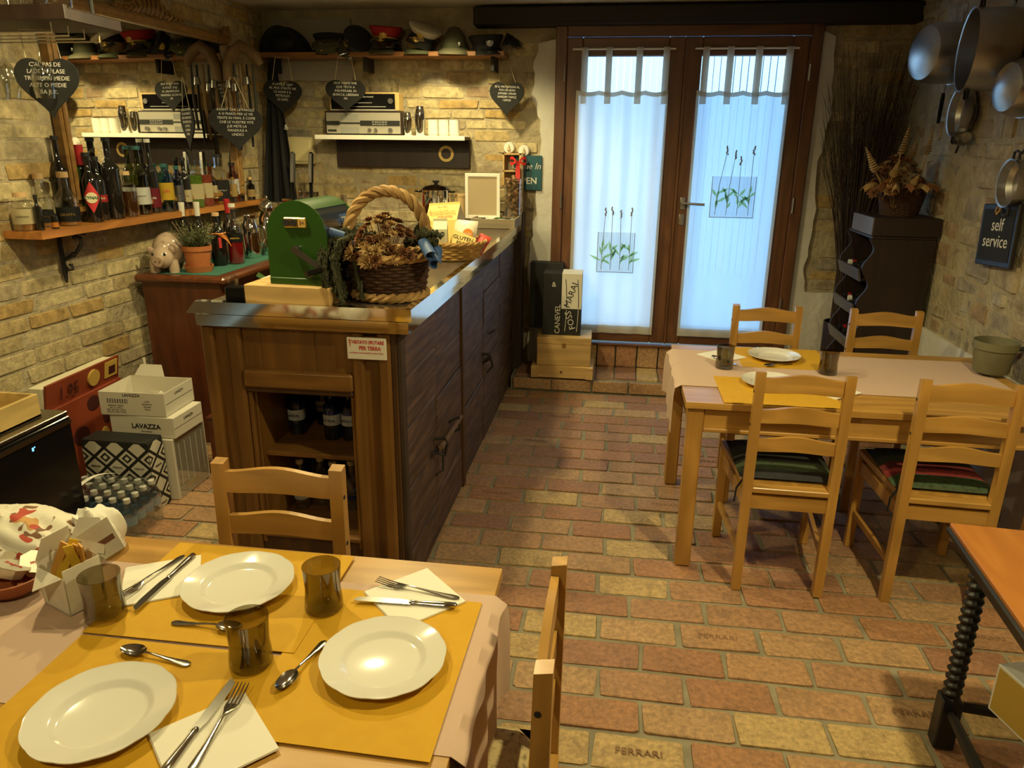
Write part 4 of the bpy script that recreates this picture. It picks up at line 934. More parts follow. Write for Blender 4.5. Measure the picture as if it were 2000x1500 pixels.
pm('black_bottle', (.010, .009, .008), .08, coat=.6); pm('liq_brown', (.05, .018, .006), .15); pm('liq_amber', (.24, .11, .02), .15); pm('liq_red', (.20, .008, .012), .15, coat=.5); pm('liq_green', (.10, .17, .02), .2, col2=(.06, .11, .015), nscale=60); pm('liq_rose', (.25, .05, .03), .2, col2=(.16, .03, .02), nscale=60)
pm('lab_cream', (.66, .58, .36), .7); pm('lab_yellow', (.72, .48, .04), .6); pm('lab_red', (.50, .03, .03), .6); pm('lab_maroon', (.22, .015, .03), .6); pm('lab_black', (.015, .015, .015), .6); pm('lab_tan', (.52, .36, .14), .7); pm('cork', (.55, .36, .18), .8); pm('cap_black', (.012, .012, .012), .4); pm('foil_white', (.62, .60, .52), .4); pm('foil_red', (.36, .015, .02), .4); pm('lab_green', (.03, .12, .07), .6); pm('cap_teal', (.02, .10, .10), .4)
SZ = 1.2955; BG = 'liquor bottles on the wall shelf'
def sb(lb_, x, y, H, r, sh_, nk, glass, cap, **k): return bottle('liquor_bottle', lb_, 'bottle', (x, y, SZ), H, r, sh_, nk, glass, cap, group=BG, rz=R(34), **k)
bottle('spirit_jar', 'clear jar with large cream label at the left end of the shelf', 'bottle', (-2.605, 3.00, SZ), .160, .045, .10, .135, 'clear_glass', 'cork', (.03, .095), 'lab_cream', BG, R(35), 'liq_amber', fill=.6, txt='DISTILLATO', txtm='ink', nr=.022)
sb('small slim black bottle beside the cream labelled jar', -2.545, 3.015, .150, .018, .09, .115, 'black_bottle', 'cap_black')
sb('miniature brown bottle with orange label at the shelf front', -2.528, 3.085, .075, .016, .045, .058, 'black_bottle', None, lab=(.008, .03), labm='pack_orange')
sb('round clear bottle with cork and black label near the shelf end', -2.635, 3.16, .235, .040, .12, .17, 'clear_glass', 'cork', lab=(.02, .075), labm='lab_black', txt='RISERVA', txtm='brass', liquid='liq_amber', fill=.3, caph=.03, nr=.017)
sb('squat clear bottle with cork, black label and gold seal', -2.570, 3.235, .240, .050, .12, .175, 'clear_glass', 'cork', lab=(.02, .085), labm='lab_black', txt='GRAPPA', txtm='brass', caph=.03, nr=.019, liquid='liq_amber', fill=.2)
sb('green glass bottle with long red neck foil', -2.612, 3.425, .360, .044, .20, .26, 'green_glass', 'foil_red', neckfoil='foil_red', nr=.017)
t = sb('dark bottle with a red diamond label', -2.562, 3.405, .325, .039, .19, .25, 'black_bottle', 'cap_black', nr=.015)
lb = MB(); lb.grid(lambda u, v: ((.0395*math.sin((u-.5)*2.1*(1-abs(2*v-1)))), -.0395*math.cos((u-.5)*2.1*(1-abs(2*v-1))), .045+.15*v), 10, 16, .0006); lb.out('diamond_label', 'lab_red', t, True)
lb = MB(); lb.cyl((0, -.037, .118), (0, -.0415, .118), .026, n=20); lo = lb.out('label_disc', 'lab_cream', t, True); text('CYNAR', .020, 'lab_green', lo, (0, -.0425, .118), XZ, .0006, bold=.0006)
sb('dark bottle with red banner label next to the diamond label', -2.585, 3.495, .305, .033, .18, .235, 'black_bottle', 'cap_black', lab=(.09, .125), labm='lab_red', txt='AMARO', txtm='lab_cream')
sb('tall black unlabelled bottle in the middle of the shelf', -2.575, 3.585, .395, .044, .245, .30, 'black_bottle', 'cap_black', nr=.016)
sb('half full clear flask of brown liqueur', -2.575, 3.705, .228, .045, .15, .185, 'clear_glass', 'cork', liquid='liq_brown', fill=.86, nr=.015)
sb('olive glass bottle with oval white label', -2.580, 3.83, .355, .043, .205, .265, 'olive_glass', 'cap_teal', lab=(.055, .145), labm='label_white', txt='Pelinkovac', txtm='ink', liquid='liq_brown')
sb('tall dark bottle with maroon label and white cap', -2.580, 3.935, .392, .034, .22, .27, 'black_bottle', 'cap_white', lab=(.03, .135), labm='lab_maroon', txt='vila', txtm='label_white')
sb('teal glass bottle with yellow triangular label', -2.565, 4.035, .260, .042, .20, .225, 'blue_clear', 'cap_teal', lab=(.065, .16), labm='lab_yellow', txt='GIN', txtm='lab_red')
sb('dark blue bottle with silver label', -2.560, 4.15, .245, .031, .16, .195, 'blue_glass', 'cap_teal', lab=(.05, .14), labm='aluminium', txt='mare', txtm='blue_ink')
sb('dark bottle with round cream label beside the herb decanters', -2.565, 4.235, .29, .032, .17, .22, 'black_bottle', 'cap_black', lab=(.04, .11), labm='lab_cream', txt='Vecchia', txtm='ink')
sb('square decanter of green herb liqueur with cream label', -2.56, 4.33, .272, .045, .20, .225, 'clear_glass', None, lab=(.05, .14), labm='lab_cream', liquid='liq_green', fill=.95, sq=True, nr=.024)
sb('square decanter of red berry liqueur with cream label', -2.56, 4.45, .275, .040, .20, .225, 'clear_glass', None, lab=(.05, .14), labm='lab_cream', liquid='liq_rose', fill=.95, sq=True, nr=.022)
sb('square whiskey bottle with black label', -2.56, 4.64, .305, .048, .19, .235, 'clear_glass', 'cap_black', lab=(.02, .15), labm='lab_black', txt='OLD No.7', txtm='chalk', liquid='liq_amber', fill=.8, sq=True)
sb('bottle with tall white label near the right end of the shelf', -2.555, 4.80, .25, .034, .17, .205, 'amber_glass', 'cap_black', lab=(.05, .15), labm='label_white', liquid='liq_amber', txt='WHISKY', txtm='ink')
sb('bottle with tan label near the right end of the shelf', -2.60, 4.93, .26, .038, .19, .22, 'amber_glass', 'cap_black', lab=(.05, .17), labm='lab_tan', txt='RYE', txtm='ink', liquid='liq_amber')
sb('small cork topped bottle at the right end of the shelf', -2.55, 5.02, .15, .026, .09, .115, 'dark_glass', 'cork', lab=(.02, .07), labm='lab_tan')
sb('green sparkling wine bottle with dark foil behind the decanters', -2.615, 4.55, .385, .040, .19, .27, 'green_glass', 'foil_red', neckfoil='foil_red')
sb('green sparkling wine bottle with orange foil near the hanging heart', -2.620, 4.74, .390, .040, .19, .27, 'green_glass', 'pack_orange', neckfoil='pack_orange')
sb('clear stoppered decanter at the back of the shelf, behind the teal bottle', -2.625, 4.10, .34, .042, .18, .24, 'clear_glass', 'clear_glass')
sb('clear long necked bottle at the back of the shelf, left of the herb decanter', -2.632, 4.28, .33, .032, .20, .26, 'clear_glass', 'cork')
sb('clear bottle with dark cap at the back of the shelf, behind the red banner label', -2.635, 3.55, .345, .034, .19, .26, 'clear_glass', 'cap_black')
sb('black bottle at the back of the shelf, behind the corked bottles', -2.632, 3.30, .40, .034, .24, .30, 'black_bottle', 'cap_black')
sb('clear bottle with blue cap beside the green glass bottle', -2.640, 3.36, .355, .026, .22, .28, 'clear_glass', 'cap_blue')
for lb2, x, y, H_, r_, g_, c_, lm in (('clear corked bottle behind the brown flask', -2.638, 3.70, .30, .034, 'clear_glass', 'cork', None), ('dark bottle with gold label behind the olive bottle', -2.637, 3.87, .34, .034, 'black_bottle', 'cap_black', 'lab_tan'), ('clear bottle with green cap behind the maroon label', -2.634, 3.98, .31, .034, 'clear_glass', 'cap_teal', None), ('dark bottle with red cap behind the silver label', -2.634, 4.19, .36, .032, 'black_bottle', 'foil_red', 'lab_cream'), ('clear bottle with white label behind the herb decanters', -2.632, 4.40, .33, .034, 'clear_glass', 'cork', 'label_white'), ('amber bottle with cream label between the decanter and the black label', -2.57, 4.545, .25, .032, 'amber_glass', 'cap_black', 'lab_cream'), ('brown bottle with orange label behind the black label whiskey', -2.628, 4.655, .34, .034, 'dark_glass', 'cap_black', 'pack_orange'), ('small clear bottle with gold cap in front of the white label', -2.525, 4.73, .16, .024, 'clear_glass', 'brass', 'lab_tan'), ('dark bottle with tan label at the far end by the apron', -2.56, 4.875, .27, .032, 'black_bottle', 'cork', 'lab_tan')):
    sb(lb2, x, y, H_, r_, H_*.56, H_*.73, g_, c_, lab=(.04, .12) if lm else None, labm=lm, liquid='liq_amber' if g_ == 'amber_glass' else None)
for i in range(4): 
    tag(MB().lathe([(0, 0), (.026, 0), (.028, .003), (.004, .008), (.004, .085), (.020, .105), (.033, .15), (.029, .20), (.027, .20), (.031, .15), (.018, .108), (0, .10)], 20, cap=False).out('wine_glass', 'clear_glass', None, True, loc=(-2.61+.02*(i % 2), 4.86+.065*i, SZ)), 'stemmed glass at the right end of the bottle shelf, '+['leftmost', 'second from left', 'third from left', 'rightmost'][i], 'glass', 'stemmed glasses on the shelf') if i > 1 else None

# ------------------------------------------------------------------ cabinet below the shelf and what stands on it
cb = thing('side_cabinet', 'reddish brown cabinet with moulded top in the left corner', 'cabinet', (0, 0, 0))
MB().bb((-2.585, 3.72, 0), (-2.115, 4.86, .945), .006).out('body', 'mahogany', cb); MB().bb((-2.60, 3.675, .945), (-2.072, 4.90, .984), .012).out('top', 'mahogany_x', cb)
MB().bb((-2.11, 3.78, .10), (-2.102, 4.28, .90), .004).out('door', 'mahogany', cb); MB().bb((-2.11, 4.32, .10), (-2.102, 4.82, .90), .004).out('door', 'mahogany', cb)
tag(MB().tube([(-2.60, 3.665, .52), (-2.56, 3.64, .02)], .008, 6).out('pale_stick', 'paper_cream', None), 'thin pale stick leaning on the side of the cabinet', 'stick')
pm('green_felt', (.035, .14, .10), .95); tag(MB().bb((-2.52, 3.74, .9845), (-2.14, 4.78, .986)).out('felt_runner', 'green_felt', None), 'green cloth runner on the cabinet top', 'cloth')
CZ = .9865
# piggy bank
pm('pig_pink', (.52, .40, .30), .25, col2=(.42, .30, .22), nscale=18, coat=.4)
pg = thing('piggy_bank', 'glazed pale pink piggy bank on the cabinet corner', 'piggy bank', (-2.47, 3.80, CZ), R(10))
b = MB().ball((0, .06, .115), (.083, .12, .098), 24, 16).ball((0, -.045, .085), (.062, .055, .060), 18, 12)
b.out('body', 'pig_pink', pg, True)
MB().cyl((0, -.085, .075), (0, -.112, .070), .030, .028, 18).out('snout', 'pig_pink', pg, True)
for s in (-1, 1):
    MB().ball((s*.012, -.113, .072), (.005, .003, .007), 8, 6).out('nostril', 'brown_print', pg, True); MB().ball((s*.032, -.088, .108), (.008, .006, .009), 8, 6).out('eye', 'ink', pg, True)
    MB().ball((s*.052, -.045, .118), (.020, .008, .032), 10, 6, (R(25), R(s*30), 0)).out('ear', 'pig_pink', pg, True)
    for yy in (-.03, .12): MB().lathe([(0, 0), (.026, 0), (.028, .02), (.024, .07), (0, .075)], 14, (s*.052, yy, 0), cap=False).out('foot', 'pig_pink', pg, True)
MB().tube([(0, .175, .14), (.015, .19, .155), (0, .20, .165), (-.012, .19, .175), (0, .18, .18)], .006, 6).out('tail', 'pig_pink', pg, True)
# potted rosemary
pp_ = thing('potted_plant', 'small bushy herb in a terracotta pot with saucer', 'plant', (-2.315, 3.86, CZ))
pm('pot_clay', (.44, .15, .045), .8, col2=(.38, .12, .035), nscale=20); pm('soil', (.03, .02, .012), .95); pm('leaf_green', (.085, .12, .045), .8, col2=(.055, .085, .03), nscale=40); pm('leaf_pale', (.22, .24, .12), .8); pm('twig', (.16, .10, .05), .9)
MB().lathe([(0, .012), (.058, .012), (.072, .115), (.078, .115), (.080, .142), (.072, .142), (.068, .118), (0, .118)], 28, cap=False).out('pot', 'pot_clay', pp_, True); MB().lathe([(0, 0), (.070, 0), (.080, .034), (.075, .034), (.066, .008), (0, .008)], 28, cap=False).out('saucer', 'pot_clay', pp_, True); MB().cyl((0, 0, .12), (0, 0, .13), .068, n=20).out('soil', 'soil', pp_)
rr = random.Random(12); lf = MB(); lp = MB(); tw = MB()
for i in range(120):
    a = rr.uniform(0, 6.28); s = rr.random()**.6; P0 = Vector((.05*s*math.cos(a), .05*s*math.sin(a), .13)); D = Vector((math.cos(a)*s*.9, math.sin(a)*s*.9, 1)).normalized(); L = rr.uniform(.06, .155)
    tw.tube([P0, P0+D*L*.5+Vector((0, 0, .004)), P0+D*L], .0012, 3)
    for j in range(13):
        p = P0+D*L*(.15+.85*j/12); q = rr.uniform(0, 6.28); u = (D.orthogonal().normalized()*math.cos(q)+D.cross(D.orthogonal().normalized())*math.sin(q)+D*.7).normalized(); w = u.cross(D).normalized()*.0022; l = rr.uniform(.012, .020)
        g = lf if (i+j) % 5 else lp; g.b.faces.new([g.b.verts.new(x) for x in (p-w, p+u*l*.6-w, p+u*l, p+u*l*.6+w, p+w)])
tw.tube([(-.03, 0, .13), (-.08, -.01, .20), (-.12, -.015, .27)], .003, 5)
tw.out('stems', 'twig', pp_); tag(lf.out('leaves', 'leaf_green', pp_), 'narrow green leaves', None, kind='stuff'); tag(lp.out('pale_leaves', 'leaf_pale', pp_), 'paler leaf tips', None, kind='stuff')
CG = 'bottles on the cabinet'
bottle('wine_bottle', 'wine bottle with white foil on the cabinet, left one behind the plant', 'bottle', (-2.50, 4.06, CZ), .355, .037, .20, .27, 'black_bottle', 'foil_white', (.06, .14), 'label_white', CG, R(30), neckfoil='foil_white')
bottle('wine_bottle', 'wine bottle with white foil on the cabinet, right one behind the plant', 'bottle', (-2.43, 4.10, CZ), .355, .037, .20, .27, 'black_bottle', 'foil_white', (.06, .14), 'label_white', CG, R(30), neckfoil='foil_white')
bottle('wine_bottle', 'dark bottle with maroon foil behind the red liqueur', 'bottle', (-2.36, 4.32, CZ), .36, .037, .20, .27, 'black_bottle', 'foil_red', (.06, .14), 'lab_maroon', CG, R(30), neckfoil='foil_red')
t = bottle('liqueur_bottle', 'black bottle with cork, red tag and raffia bow on the cabinet', 'bottle', (-2.305, 4.075, CZ), .30, .043, .19, .24, 'black_bottle', 'cork', None, None, CG, R(28))
MB().box((.012, -.0445, .135), (.016, .002, .06)).out('red_tag', 'lab_red', t)
b = MB()
for i in range(12): b.tube([(0, -.042, .185), (.02+.003*i, -.05, .188-.004*i), (.05+.002*i, -.045+.002*i, .175-.006*i)], .0015, 3)
b.tube([(.045*math.cos(a*.4), .045*math.sin(a*.4), .187) for a in range(16)], .004, 5, True); b.out('raffia_bow', 'pack_orange', t)
t = bottle('liqueur_bottle', 'clear bottle of bright red aperitif on the cabinet', 'bottle', (-2.245, 4.16, CZ), .345, .048, .20, .27, 'clear_glass', 'cap_white', (.13, .175), 'lab_black', CG, R(28), 'liq_red', fill=.72, txt='APERITIVO', txtm='lab_yellow', nr=.015)
# silver jugs and glasses behind
for i, (x, y, s, lab) in enumerate(((-2.26, 4.40, 1.0, 'tall polished steel jug on the cabinet beside the red aperitif'), (-2.22, 4.56, 1.12, 'polished steel jug with domed lid on the cabinet'))):
    t = thing('steel_jug', lab, 'jug', (x, y, CZ), 0, 'steel jugs on the cabinet')
    MB().lathe([(q*s, z*s) for q, z in ((0, 0), (.045, 0), (.05, .01), (.047, .05), (.055, .14), (.05, .20), (.036, .24), (.042, .262), (.038, .262), (.03, .24), (0, .235))], 28, cap=False).out('body', 'chrome', t, True)
    MB().tube([(.05*s, 0, .20*s), (.09*s, 0, .19*s), (.095*s, 0, .12*s), (.055*s, 0, .08*s)], .006, 6).out('handle', 'chrome', t, True)
    if i: MB().lathe([(.044, .295), (.042, .315), (.025, .338), (.010, .346), (.006, .352), (.010, .360), (.004, .372), (0, .374)], 24, cap=False).out('lid', 'chrome', t, True)
for i in range(4):
    tag(MB().lathe([(0, 0), (.026, 0), (.027, .004), (.036, .20), (.034, .20), (.025, .008), (0, .008)], 20, cap=False).out('tall_glass', 'clear_glass', None, True, loc=(-2.40+.055*(i % 2), 4.45+.075*(i//2), CZ)), 'tall clear tumbler on the cabinet, '+['front left', 'front right', 'back left', 'back right'][i]+' of four', 'glass', 'tall tumblers on the cabinet')

# ------------------------------------------------------------------ hanging slate hearts
def heart_pts(w, h, n=40):
    P = []
    for i in range(n):
        a = 2*math.pi*i/n; x = 16*math.sin(a)**3; y = 13*math.cos(a)-5*math.cos(2*a)-2*math.cos(3*a)-math.cos(4*a); P.append((x/32*w, (y-12)/29*h))
    return P
pm('string', (.50, .42, .26), .9)
def heart(label, loc, rz, w, h, txt, ts, sup, tilt=0, lines=1.15):
    """loc: centre of the top lobes; sup: local point(s) where the string hangs from"""
    t = thing('slate_heart', label, 'sign', loc, rz, 'chalk written slate hearts', (0, R(tilt), rz))
    MB().prism(heart_pts(w, h), .008, XZ, (0, .004, 0)).out('slate', 'slate', t)
    text(txt, ts*1.12, 'chalk', t, (0, -.0048, -h*.33), XZ, .0004, spacing=lines, shear=.1)
    s = [(-w*.27, -.002, -.022)]+list(sup)+[(w*.27, -.002, -.022)]
    MB().tube(s, .0022, 5).out('string', 'string', t)
heart('slate heart hanging at the far left below the glass rack', (-2.255, 2.85, 1.985), R(12), .245, .225, "C'AL PAS DE\nLADE IN PLASE\nTRE SIMPRI MEDIE\nALTE O MEDIE\nBA JUE.", .0195, [(-.075, 0, .10), (.05, 0, .10)])
heart('large slate heart hanging beside the mirror under the wooden yoke', (-2.40, 4.62, 1.885), R(40), .33, .265, "AVANT CHE LE PAROLE\nA SI PIARDI PER LE VIE\nTENTE IN MAN. E COME\nCHE LE VUESTRE VITE\nJUE METE LA\nMANDULE A\nUNDICI", .019, [(-.012, -.002, .175), (.012, -.002, .175)])
heart('slate heart hanging from the left end of the hat shelf', (-2.327, 5.185, 2.085), R(8), .265, .225, "A LAVE IL CJAF\nAL MUS SI BUTE VIE\nLE AGHE E IL\nPETROLIO\nLE SAPE.", .019, [(-.045, 0, .145), (.045, 0, .145)], 3)
heart('slate heart hanging from the hat shelf in front of the radios', (-1.877, 5.185, 2.088), R(4), .28, .21, "SIOR PERMETIME\nQUE TESTA A\nINSUPERABIL IN\nBUNCUL LIBERIAN\nMI.", .019, [(-.045, 0, .14), (.045, 0, .14)], 1)
heart('slate heart hanging on the brick wall by the plaster band', (-.781, 5.31, 2.085), R(2), .238, .225, "SE IL MATRIMONI AL\nFOS UN BON\nAFFARE I FRARI\nSARESIN TANCJ\nI SPOSI", .0165, [(-.035, 0, .13), (.0, .0, .13)], 2)

# ------------------------------------------------------------------ wooden yoke and harness straps beside the mirror
wood('yokewood', (.20, .115, .045), (.13, .07, .025), 2, .6)
yk = thing('wooden_yoke', 'curved wooden yoke with leather straps hanging beside the mirror', 'yoke', (-2.42, 4.83, 2.25))
MB().tube([(-.11, -.02, -.20), (-.10, -.02, -.12), (-.06, -.02, -.03), (.0, -.02, .01), (.06, -.02, -.02), (.10, -.02, -.06), (.12, -.01, -.10)], [.028, .036, .040, .038, .034, .030, .022], 10).out('yoke_bow', 'yokewood', yk, True)
for i, (x, w, z1, m) in enumerate(((-.10, .022, -.52, 'yokewood'), (-.05, .020, -.62, 'iron'), (-.01, .024, -.56, 'yokewood'), (.035, .018, -.60, 'black_cloth'), (.075, .020, -.50, 'iron'))):
    MB().tube([(x, -.035, -.10), (x+.006, -.04, (z1-.1)*.5), (x-.004, -.036, z1)], [w*.35, w*.5, w*.4], 5).out('strap', m, yk, True)
for x, z in ((-.05, -.26), (.035, -.22), (-.09, -.24)): MB().lathe([(.008, .05), (.018, .045), (.026, 0), (.024, 0), (.016, .042), (0, .046)], 14, (x, -.05, z), cap=False).out('buckle', 'steel_dark', yk, True)
MB().cyl((.0, .12, .0), (.0, -.02, .005), .012, n=8).out('peg', 'yokewood', yk, True)
# black apron on its hook
ap = thing('apron', 'long black apron hanging between the mirror and the electrical panel', 'apron', (-2.36, 5.24, 2.20))
MB().grid(lambda u, v: (-.04+(.06+.20*v)*(u-.5)*1.0-.0*v, -.03-.022*math.cos(u*19)*(.4+v)-.02*v, -.93*v), 30, 16, .004).out('cloth', 'black_cloth', ap, True)
MB().tube([(-.05, -.03, 0), (-.03, .0, .04), (.02, .0, .04), (.0, -.03, -.01)], .006, 5).out('neck_strap', 'black_cloth', ap)
text('&', .05, 'chalk', ap, (.045, -.08, -.42), XZ, .0008)
# electrical panel
ep = thing('electrical_panel', 'cream electrical panel on the wall behind the coffee machine', 'panel', (-2.345, 5.385, 1.625)); pm('cream_plastic', (.52, .44, .24), .5)
MB().box((0, 0, 0), (.265, .06, .19), None, .008).out('case', 'cream_plastic', ep); MB().box((0, -.034, .0), (.23, .01, .15), None, .004).out('door', 'cream_plastic', ep)
# smooth grey plaster patch behind the hats
pm('grey_plaster', (.34, .31, .26), .9, bump=.3, bscale=12)
MB().prism(ragged([(-2.47, 2.10), (-1.90, 2.10), (-1.88, 2.30), (-1.90, 2.50), (-2.47, 2.50)], .01), .030, XZ, (0, YB+.001, 0)).out('plaster_patch', 'grey_plaster', wall_back)

# ------------------------------------------------------------------ hat shelf and hats
hs = thing('hat_shelf', 'brown wooden shelf high on the back wall carrying hats', 'shelf', (-1.65, 5.30, 2.236))
MB().bb((-.87, -.10, 0), (.862, .115, .030), .003).out('board', 'shelfwood_x', hs)
for x in (-.78, -.1, .78): MB().bb((x-.012, -.07, -.09), (x+.012, .10, 0), .003).out('bracket', 'darkbeam', hs)
HZ = 2.2665
pm('hat_black', (.008, .008, .010), .8); pm('hat_green', (.045, .050, .022), .85); pm('hat_olive', (.075, .070, .035), .85, col2=(.06, .055, .028), nscale=20); pm('hat_red', (.30, .008, .010), .7); pm('hat_white', (.58, .54, .46), .7); pm('hat_tan', (.24, .17, .085), .8); pm('hat_navy', (.012, .014, .022), .8); pm('visor', (.010, .010, .010), .15, coat=.6); pm('gold', (.60, .42, .12), .35, .8); pm('silver', (.5, .5, .48), .35, .8)
def peaked(label, loc, rot, crown, band, vis='visor', emb='gold', R0=.085, rise=.055, flare=1.28, cord=None, s=1):
    """service cap facing -y: band, flared crown, visor, badge"""
    t = thing('peaked_cap', label, 'hat', loc, 0, 'military hats on the shelf', rot); e = 1.15
    f = lambda a, r, z: 1+.10*abs(math.sin(a))**2
    MB().lathe([(R0, 0), (R0*1.01, .045)], 32, wob=f, cap=False).lathe([(R0*.97, 0), (R0*.97, .045)], 32, wob=f, cap=False).out('band', band, t, True)
    MB().lathe([(R0*1.01, .044), (R0*flare, .044+rise*.75), (R0*flare*1.01, .044+rise*.9), (R0*flare*.96, .044+rise), (0, .044+rise*.93)], 32, wob=f, cap=False).out('crown', crown, t, True)
    MB().grid(lambda u, v: (R0*1.05*math.sin((u-.5)*2.3)*(1+.10*v), -(R0*1.07+.055*v*math.cos((u-.5)*2.6))*math.cos((u-.5)*2.3)**.35 if abs(u-.5) < .5 else 0, .012-.030*v+.006*(1-v)), 16, 5, .003).out('visor', vis, t, True)
    b = MB().ball((0, -R0*1.22, .058), (.016, .006, .020), 10, 8).ball((0, -R0*1.24, .082), (.012, .005, .010), 8, 6)
    for q in range(-4, 5): b.ball((.020*math.sin(q*.42), -R0*1.2, .058-.020*math.cos(q*.42)), (.005, .004, .009), 6, 4)
    b.out('badge', emb, t, True)
    if cord: MB().tube([(R0*1.06*math.sin(a*.11), -R0*1.18*math.cos(a*.11), .030+.012*math.cos(a*.11)) for a in range(-11, 12)], .0045, 6).out('chin_cord', cord, t, True)
    return t
bi = thing('bicorne_hat', 'large black two-cornered hat at the left end of the hat shelf', 'hat', (-2.335, 5.27, HZ), 0, 'military hats on the shelf')
MB().grid(lambda u, v: ((u-.5)*.36, -.085*math.sin(math.pi*v)*math.sin(math.pi*u)**.5-.0, .165*math.sin(math.pi*u)**.65*(1-abs(2*v-1)**3)*1.0 if 0 < v < 1 else 0), 24, 12).ball((0, 0, .06), (.10, .075, .07), 16, 10).out('brim', 'hat_black', bi, True)
MB().prism([(-.185, 0)]+[(-.185+.37*i/16, .005+.165*math.sin(math.pi*i/16)**.6) for i in range(17)]+[(.185, 0)], .03, XZ, (0, .05, 0)).out('back_brim', 'hat_black', bi)
peaked('black cap with red badge behind the green beret', (-2.02, 5.325, HZ+.03), (R(12), R(8), R(-15)), 'hat_black', 'hat_black', emb='lab_red', s=1, rise=.05)
bt = thing('beret', 'dark green felt beret with gold flame badge', 'hat', (-2.00, 5.245, HZ), 0, 'military hats on the shelf', (R(14), 0, R(-10)))
MB().lathe([(.075, 0), (.078, .012), (.105, .04), (.098, .068), (.06, .085), (0, .088)], 30, cap=False, wob=lambda a, r, z: 1+.08*math.cos(a+2)).out('felt', 'hat_green', bt, True); MB().ball((.0, -.098, .055), (.009, .005, .022), 8, 6).ball((0, -.097, .03), (.014, .005, .008), 8, 6).out('badge', 'gold', bt, True)
peaked('dark navy cap tipped on its side next to the red cap', (-1.835, 5.275, HZ+.045), (R(30), R(58), R(-12)), 'hat_navy', 'hat_navy', R0=.075, rise=.045)
peaked('olive cap underneath the red cap', (-1.625, 5.285, HZ), (0, 0, R(5)), 'hat_olive', 'hat_olive', vis='hat_olive', rise=.04, flare=1.08)
peaked('bright red peaked cap with gold badge and cord', (-1.61, 5.280, HZ+.058), (R(8), R(4), R(6)), 'hat_red', 'hat_black', cord='gold', rise=.062, flare=1.30)
peaked('tan peaked cap underneath the white cap', (-1.375, 5.285, HZ), (R(2), 0, R(-5)), 'hat_tan', 'hat_tan', vis='hat_green', rise=.045, flare=1.10)
peaked('white topped naval cap tilted on the tan cap', (-1.36, 5.29, HZ+.075), (R(16), R(22), R(4)), 'hat_white', 'hat_navy', rise=.045, flare=1.32)
ah = thing('alpine_hat', 'olive felt alpine hat with turned brim on the hat shelf', 'hat', (-1.135, 5.27, HZ), 0, 'military hats on the shelf', (R(6), 0, R(14)))
MB().lathe([(.118, -.012), (.112, .004), (.085, .022), (.080, .03), (.074, .07), (.060, .115), (.035, .148), (0, .158)], 32, cap=False, wob=lambda a, r, z: 1+.12*(math.sin(a) < 0)*abs(math.sin(a))*(r > .1)).out('felt', 'hat_olive', ah, True)
MB().lathe([(.083, .026), (.080, .044)], 32, cap=False).out('hat_band', 'hat_green', ah, True); MB().ball((.03, -.083, .05), (.010, .005, .014), 8, 6).out('badge', 'silver', ah, True)
peaked('black peaked cap with silver badge near the right end of the hat shelf', (-.92, 5.29, HZ), (R(4), R(-4), R(22)), 'hat_black', 'hat_black', emb='silver', R0=.09, rise=.06)
fe = thing('feather_plume', 'black feather plume hanging over the right end of the hat shelf', 'feather', (-.80, 5.24, HZ+.01)); rr = random.Random(2)
b = MB()
for i in range(90):
    a = rr.uniform(-.5, 1.2); L = rr.uniform(.08, .15); p = Vector((.0, rr.uniform(-.03, .03), .03)); b.tube([p, p+Vector((L*.5*math.cos(a), rr.uniform(-.02, .02), .03+L*.3*math.sin(a))), p+Vector((L*.95*math.cos(a), rr.uniform(-.04, .03), -.01+L*.35*math.sin(a)))], [.004, .003, .0008], 4)
tag(b.out('barbs', 'hat_black', fe), 'glossy black barbs', None, kind='stuff')
# ------------------------------------------------------------------ radio shelf
rs = thing('radio_shelf', 'narrow shelf with white liner above a dark painted board on the back wall', 'shelf', (-1.59, 5.30, 1.70))
MB().bb((-.53, -.10, .008), (.53, .118, .026), .003).out('board', 'bar_dark', rs); MB().bb((-.535, -.106, .026), (.535, .115, .034), .003).out('paper_liner', 'paper_white', rs); MB().bb((-.535, -.112, .004), (.535, -.105, .034), .002).out('liner_edge', 'paper_white', rs)
bd = MB().bb((-.455, .085, -.185), (.53, .105, .006), .004).out('back_board', 'rackwood', rs)
MB().cyl((.36, .084, -.085), (.36, .0825, -.085), .055, n=28).out('painted_wreath', 'gold_cloth', bd); MB().cyl((.36, .083, -.085), (.36, .0815, -.085), .036, n=28).out('wreath_centre', 'rackwood', bd)
r1 = thing('vintage_radio', 'wide vintage radio with silver front and dark tuning strip', 'radio', (-1.79, 5.315, 1.735))
pm('radio_silver', (.50, .47, .40), .4, .5); pm('radio_grey', (.26, .26, .24), .5)
MB().bb((-.28, -.055, 0), (.28, .085, .158), .006).out('case', 'rackwood', r1); MB().bb((-.268, -.062, .010), (.268, -.054, .148), .002).out('front_panel', 'radio_silver', r1)
MB().bb((-.265, -.065, .065), (-.17, -.061, .092)).bb((-.17, -.065, .074), (-.02, -.061, .084)).bb((-.02, -.065, .062), (.265, -.061, .096)).out('tuning_strip', 'lab_black', r1)
text('FM  88 92 96 100 104', .012, 'chalk', r1, (.12, -.0656, .086), XZ, .0003); text('AM 55 70 90 120 160', .012, 'chalk', r1, (.12, -.0656, .071), XZ, .0003)
for z in (.118, .03): MB().bb((-.16, -.0635, z-.02), (-.03, -.0615, z+.02)).out('speaker_grille', 'radio_grey', r1)
for x, r_ in ((.05, .013), (.095, .013), (.20, .016)): MB().cyl((x, -.061, .033), (x, -.078, .033), r_, n=18).out('knob', 'aluminium', r1, True)
MB().bb((-.258, -.0635, .022), (-.195, -.0615, .036)).out('brand_strip', 'lab_black', r1)
r2 = thing('table_radio', 'black fronted vintage radio standing on the silver radio', 'radio', (-1.785, 5.325, 1.894))
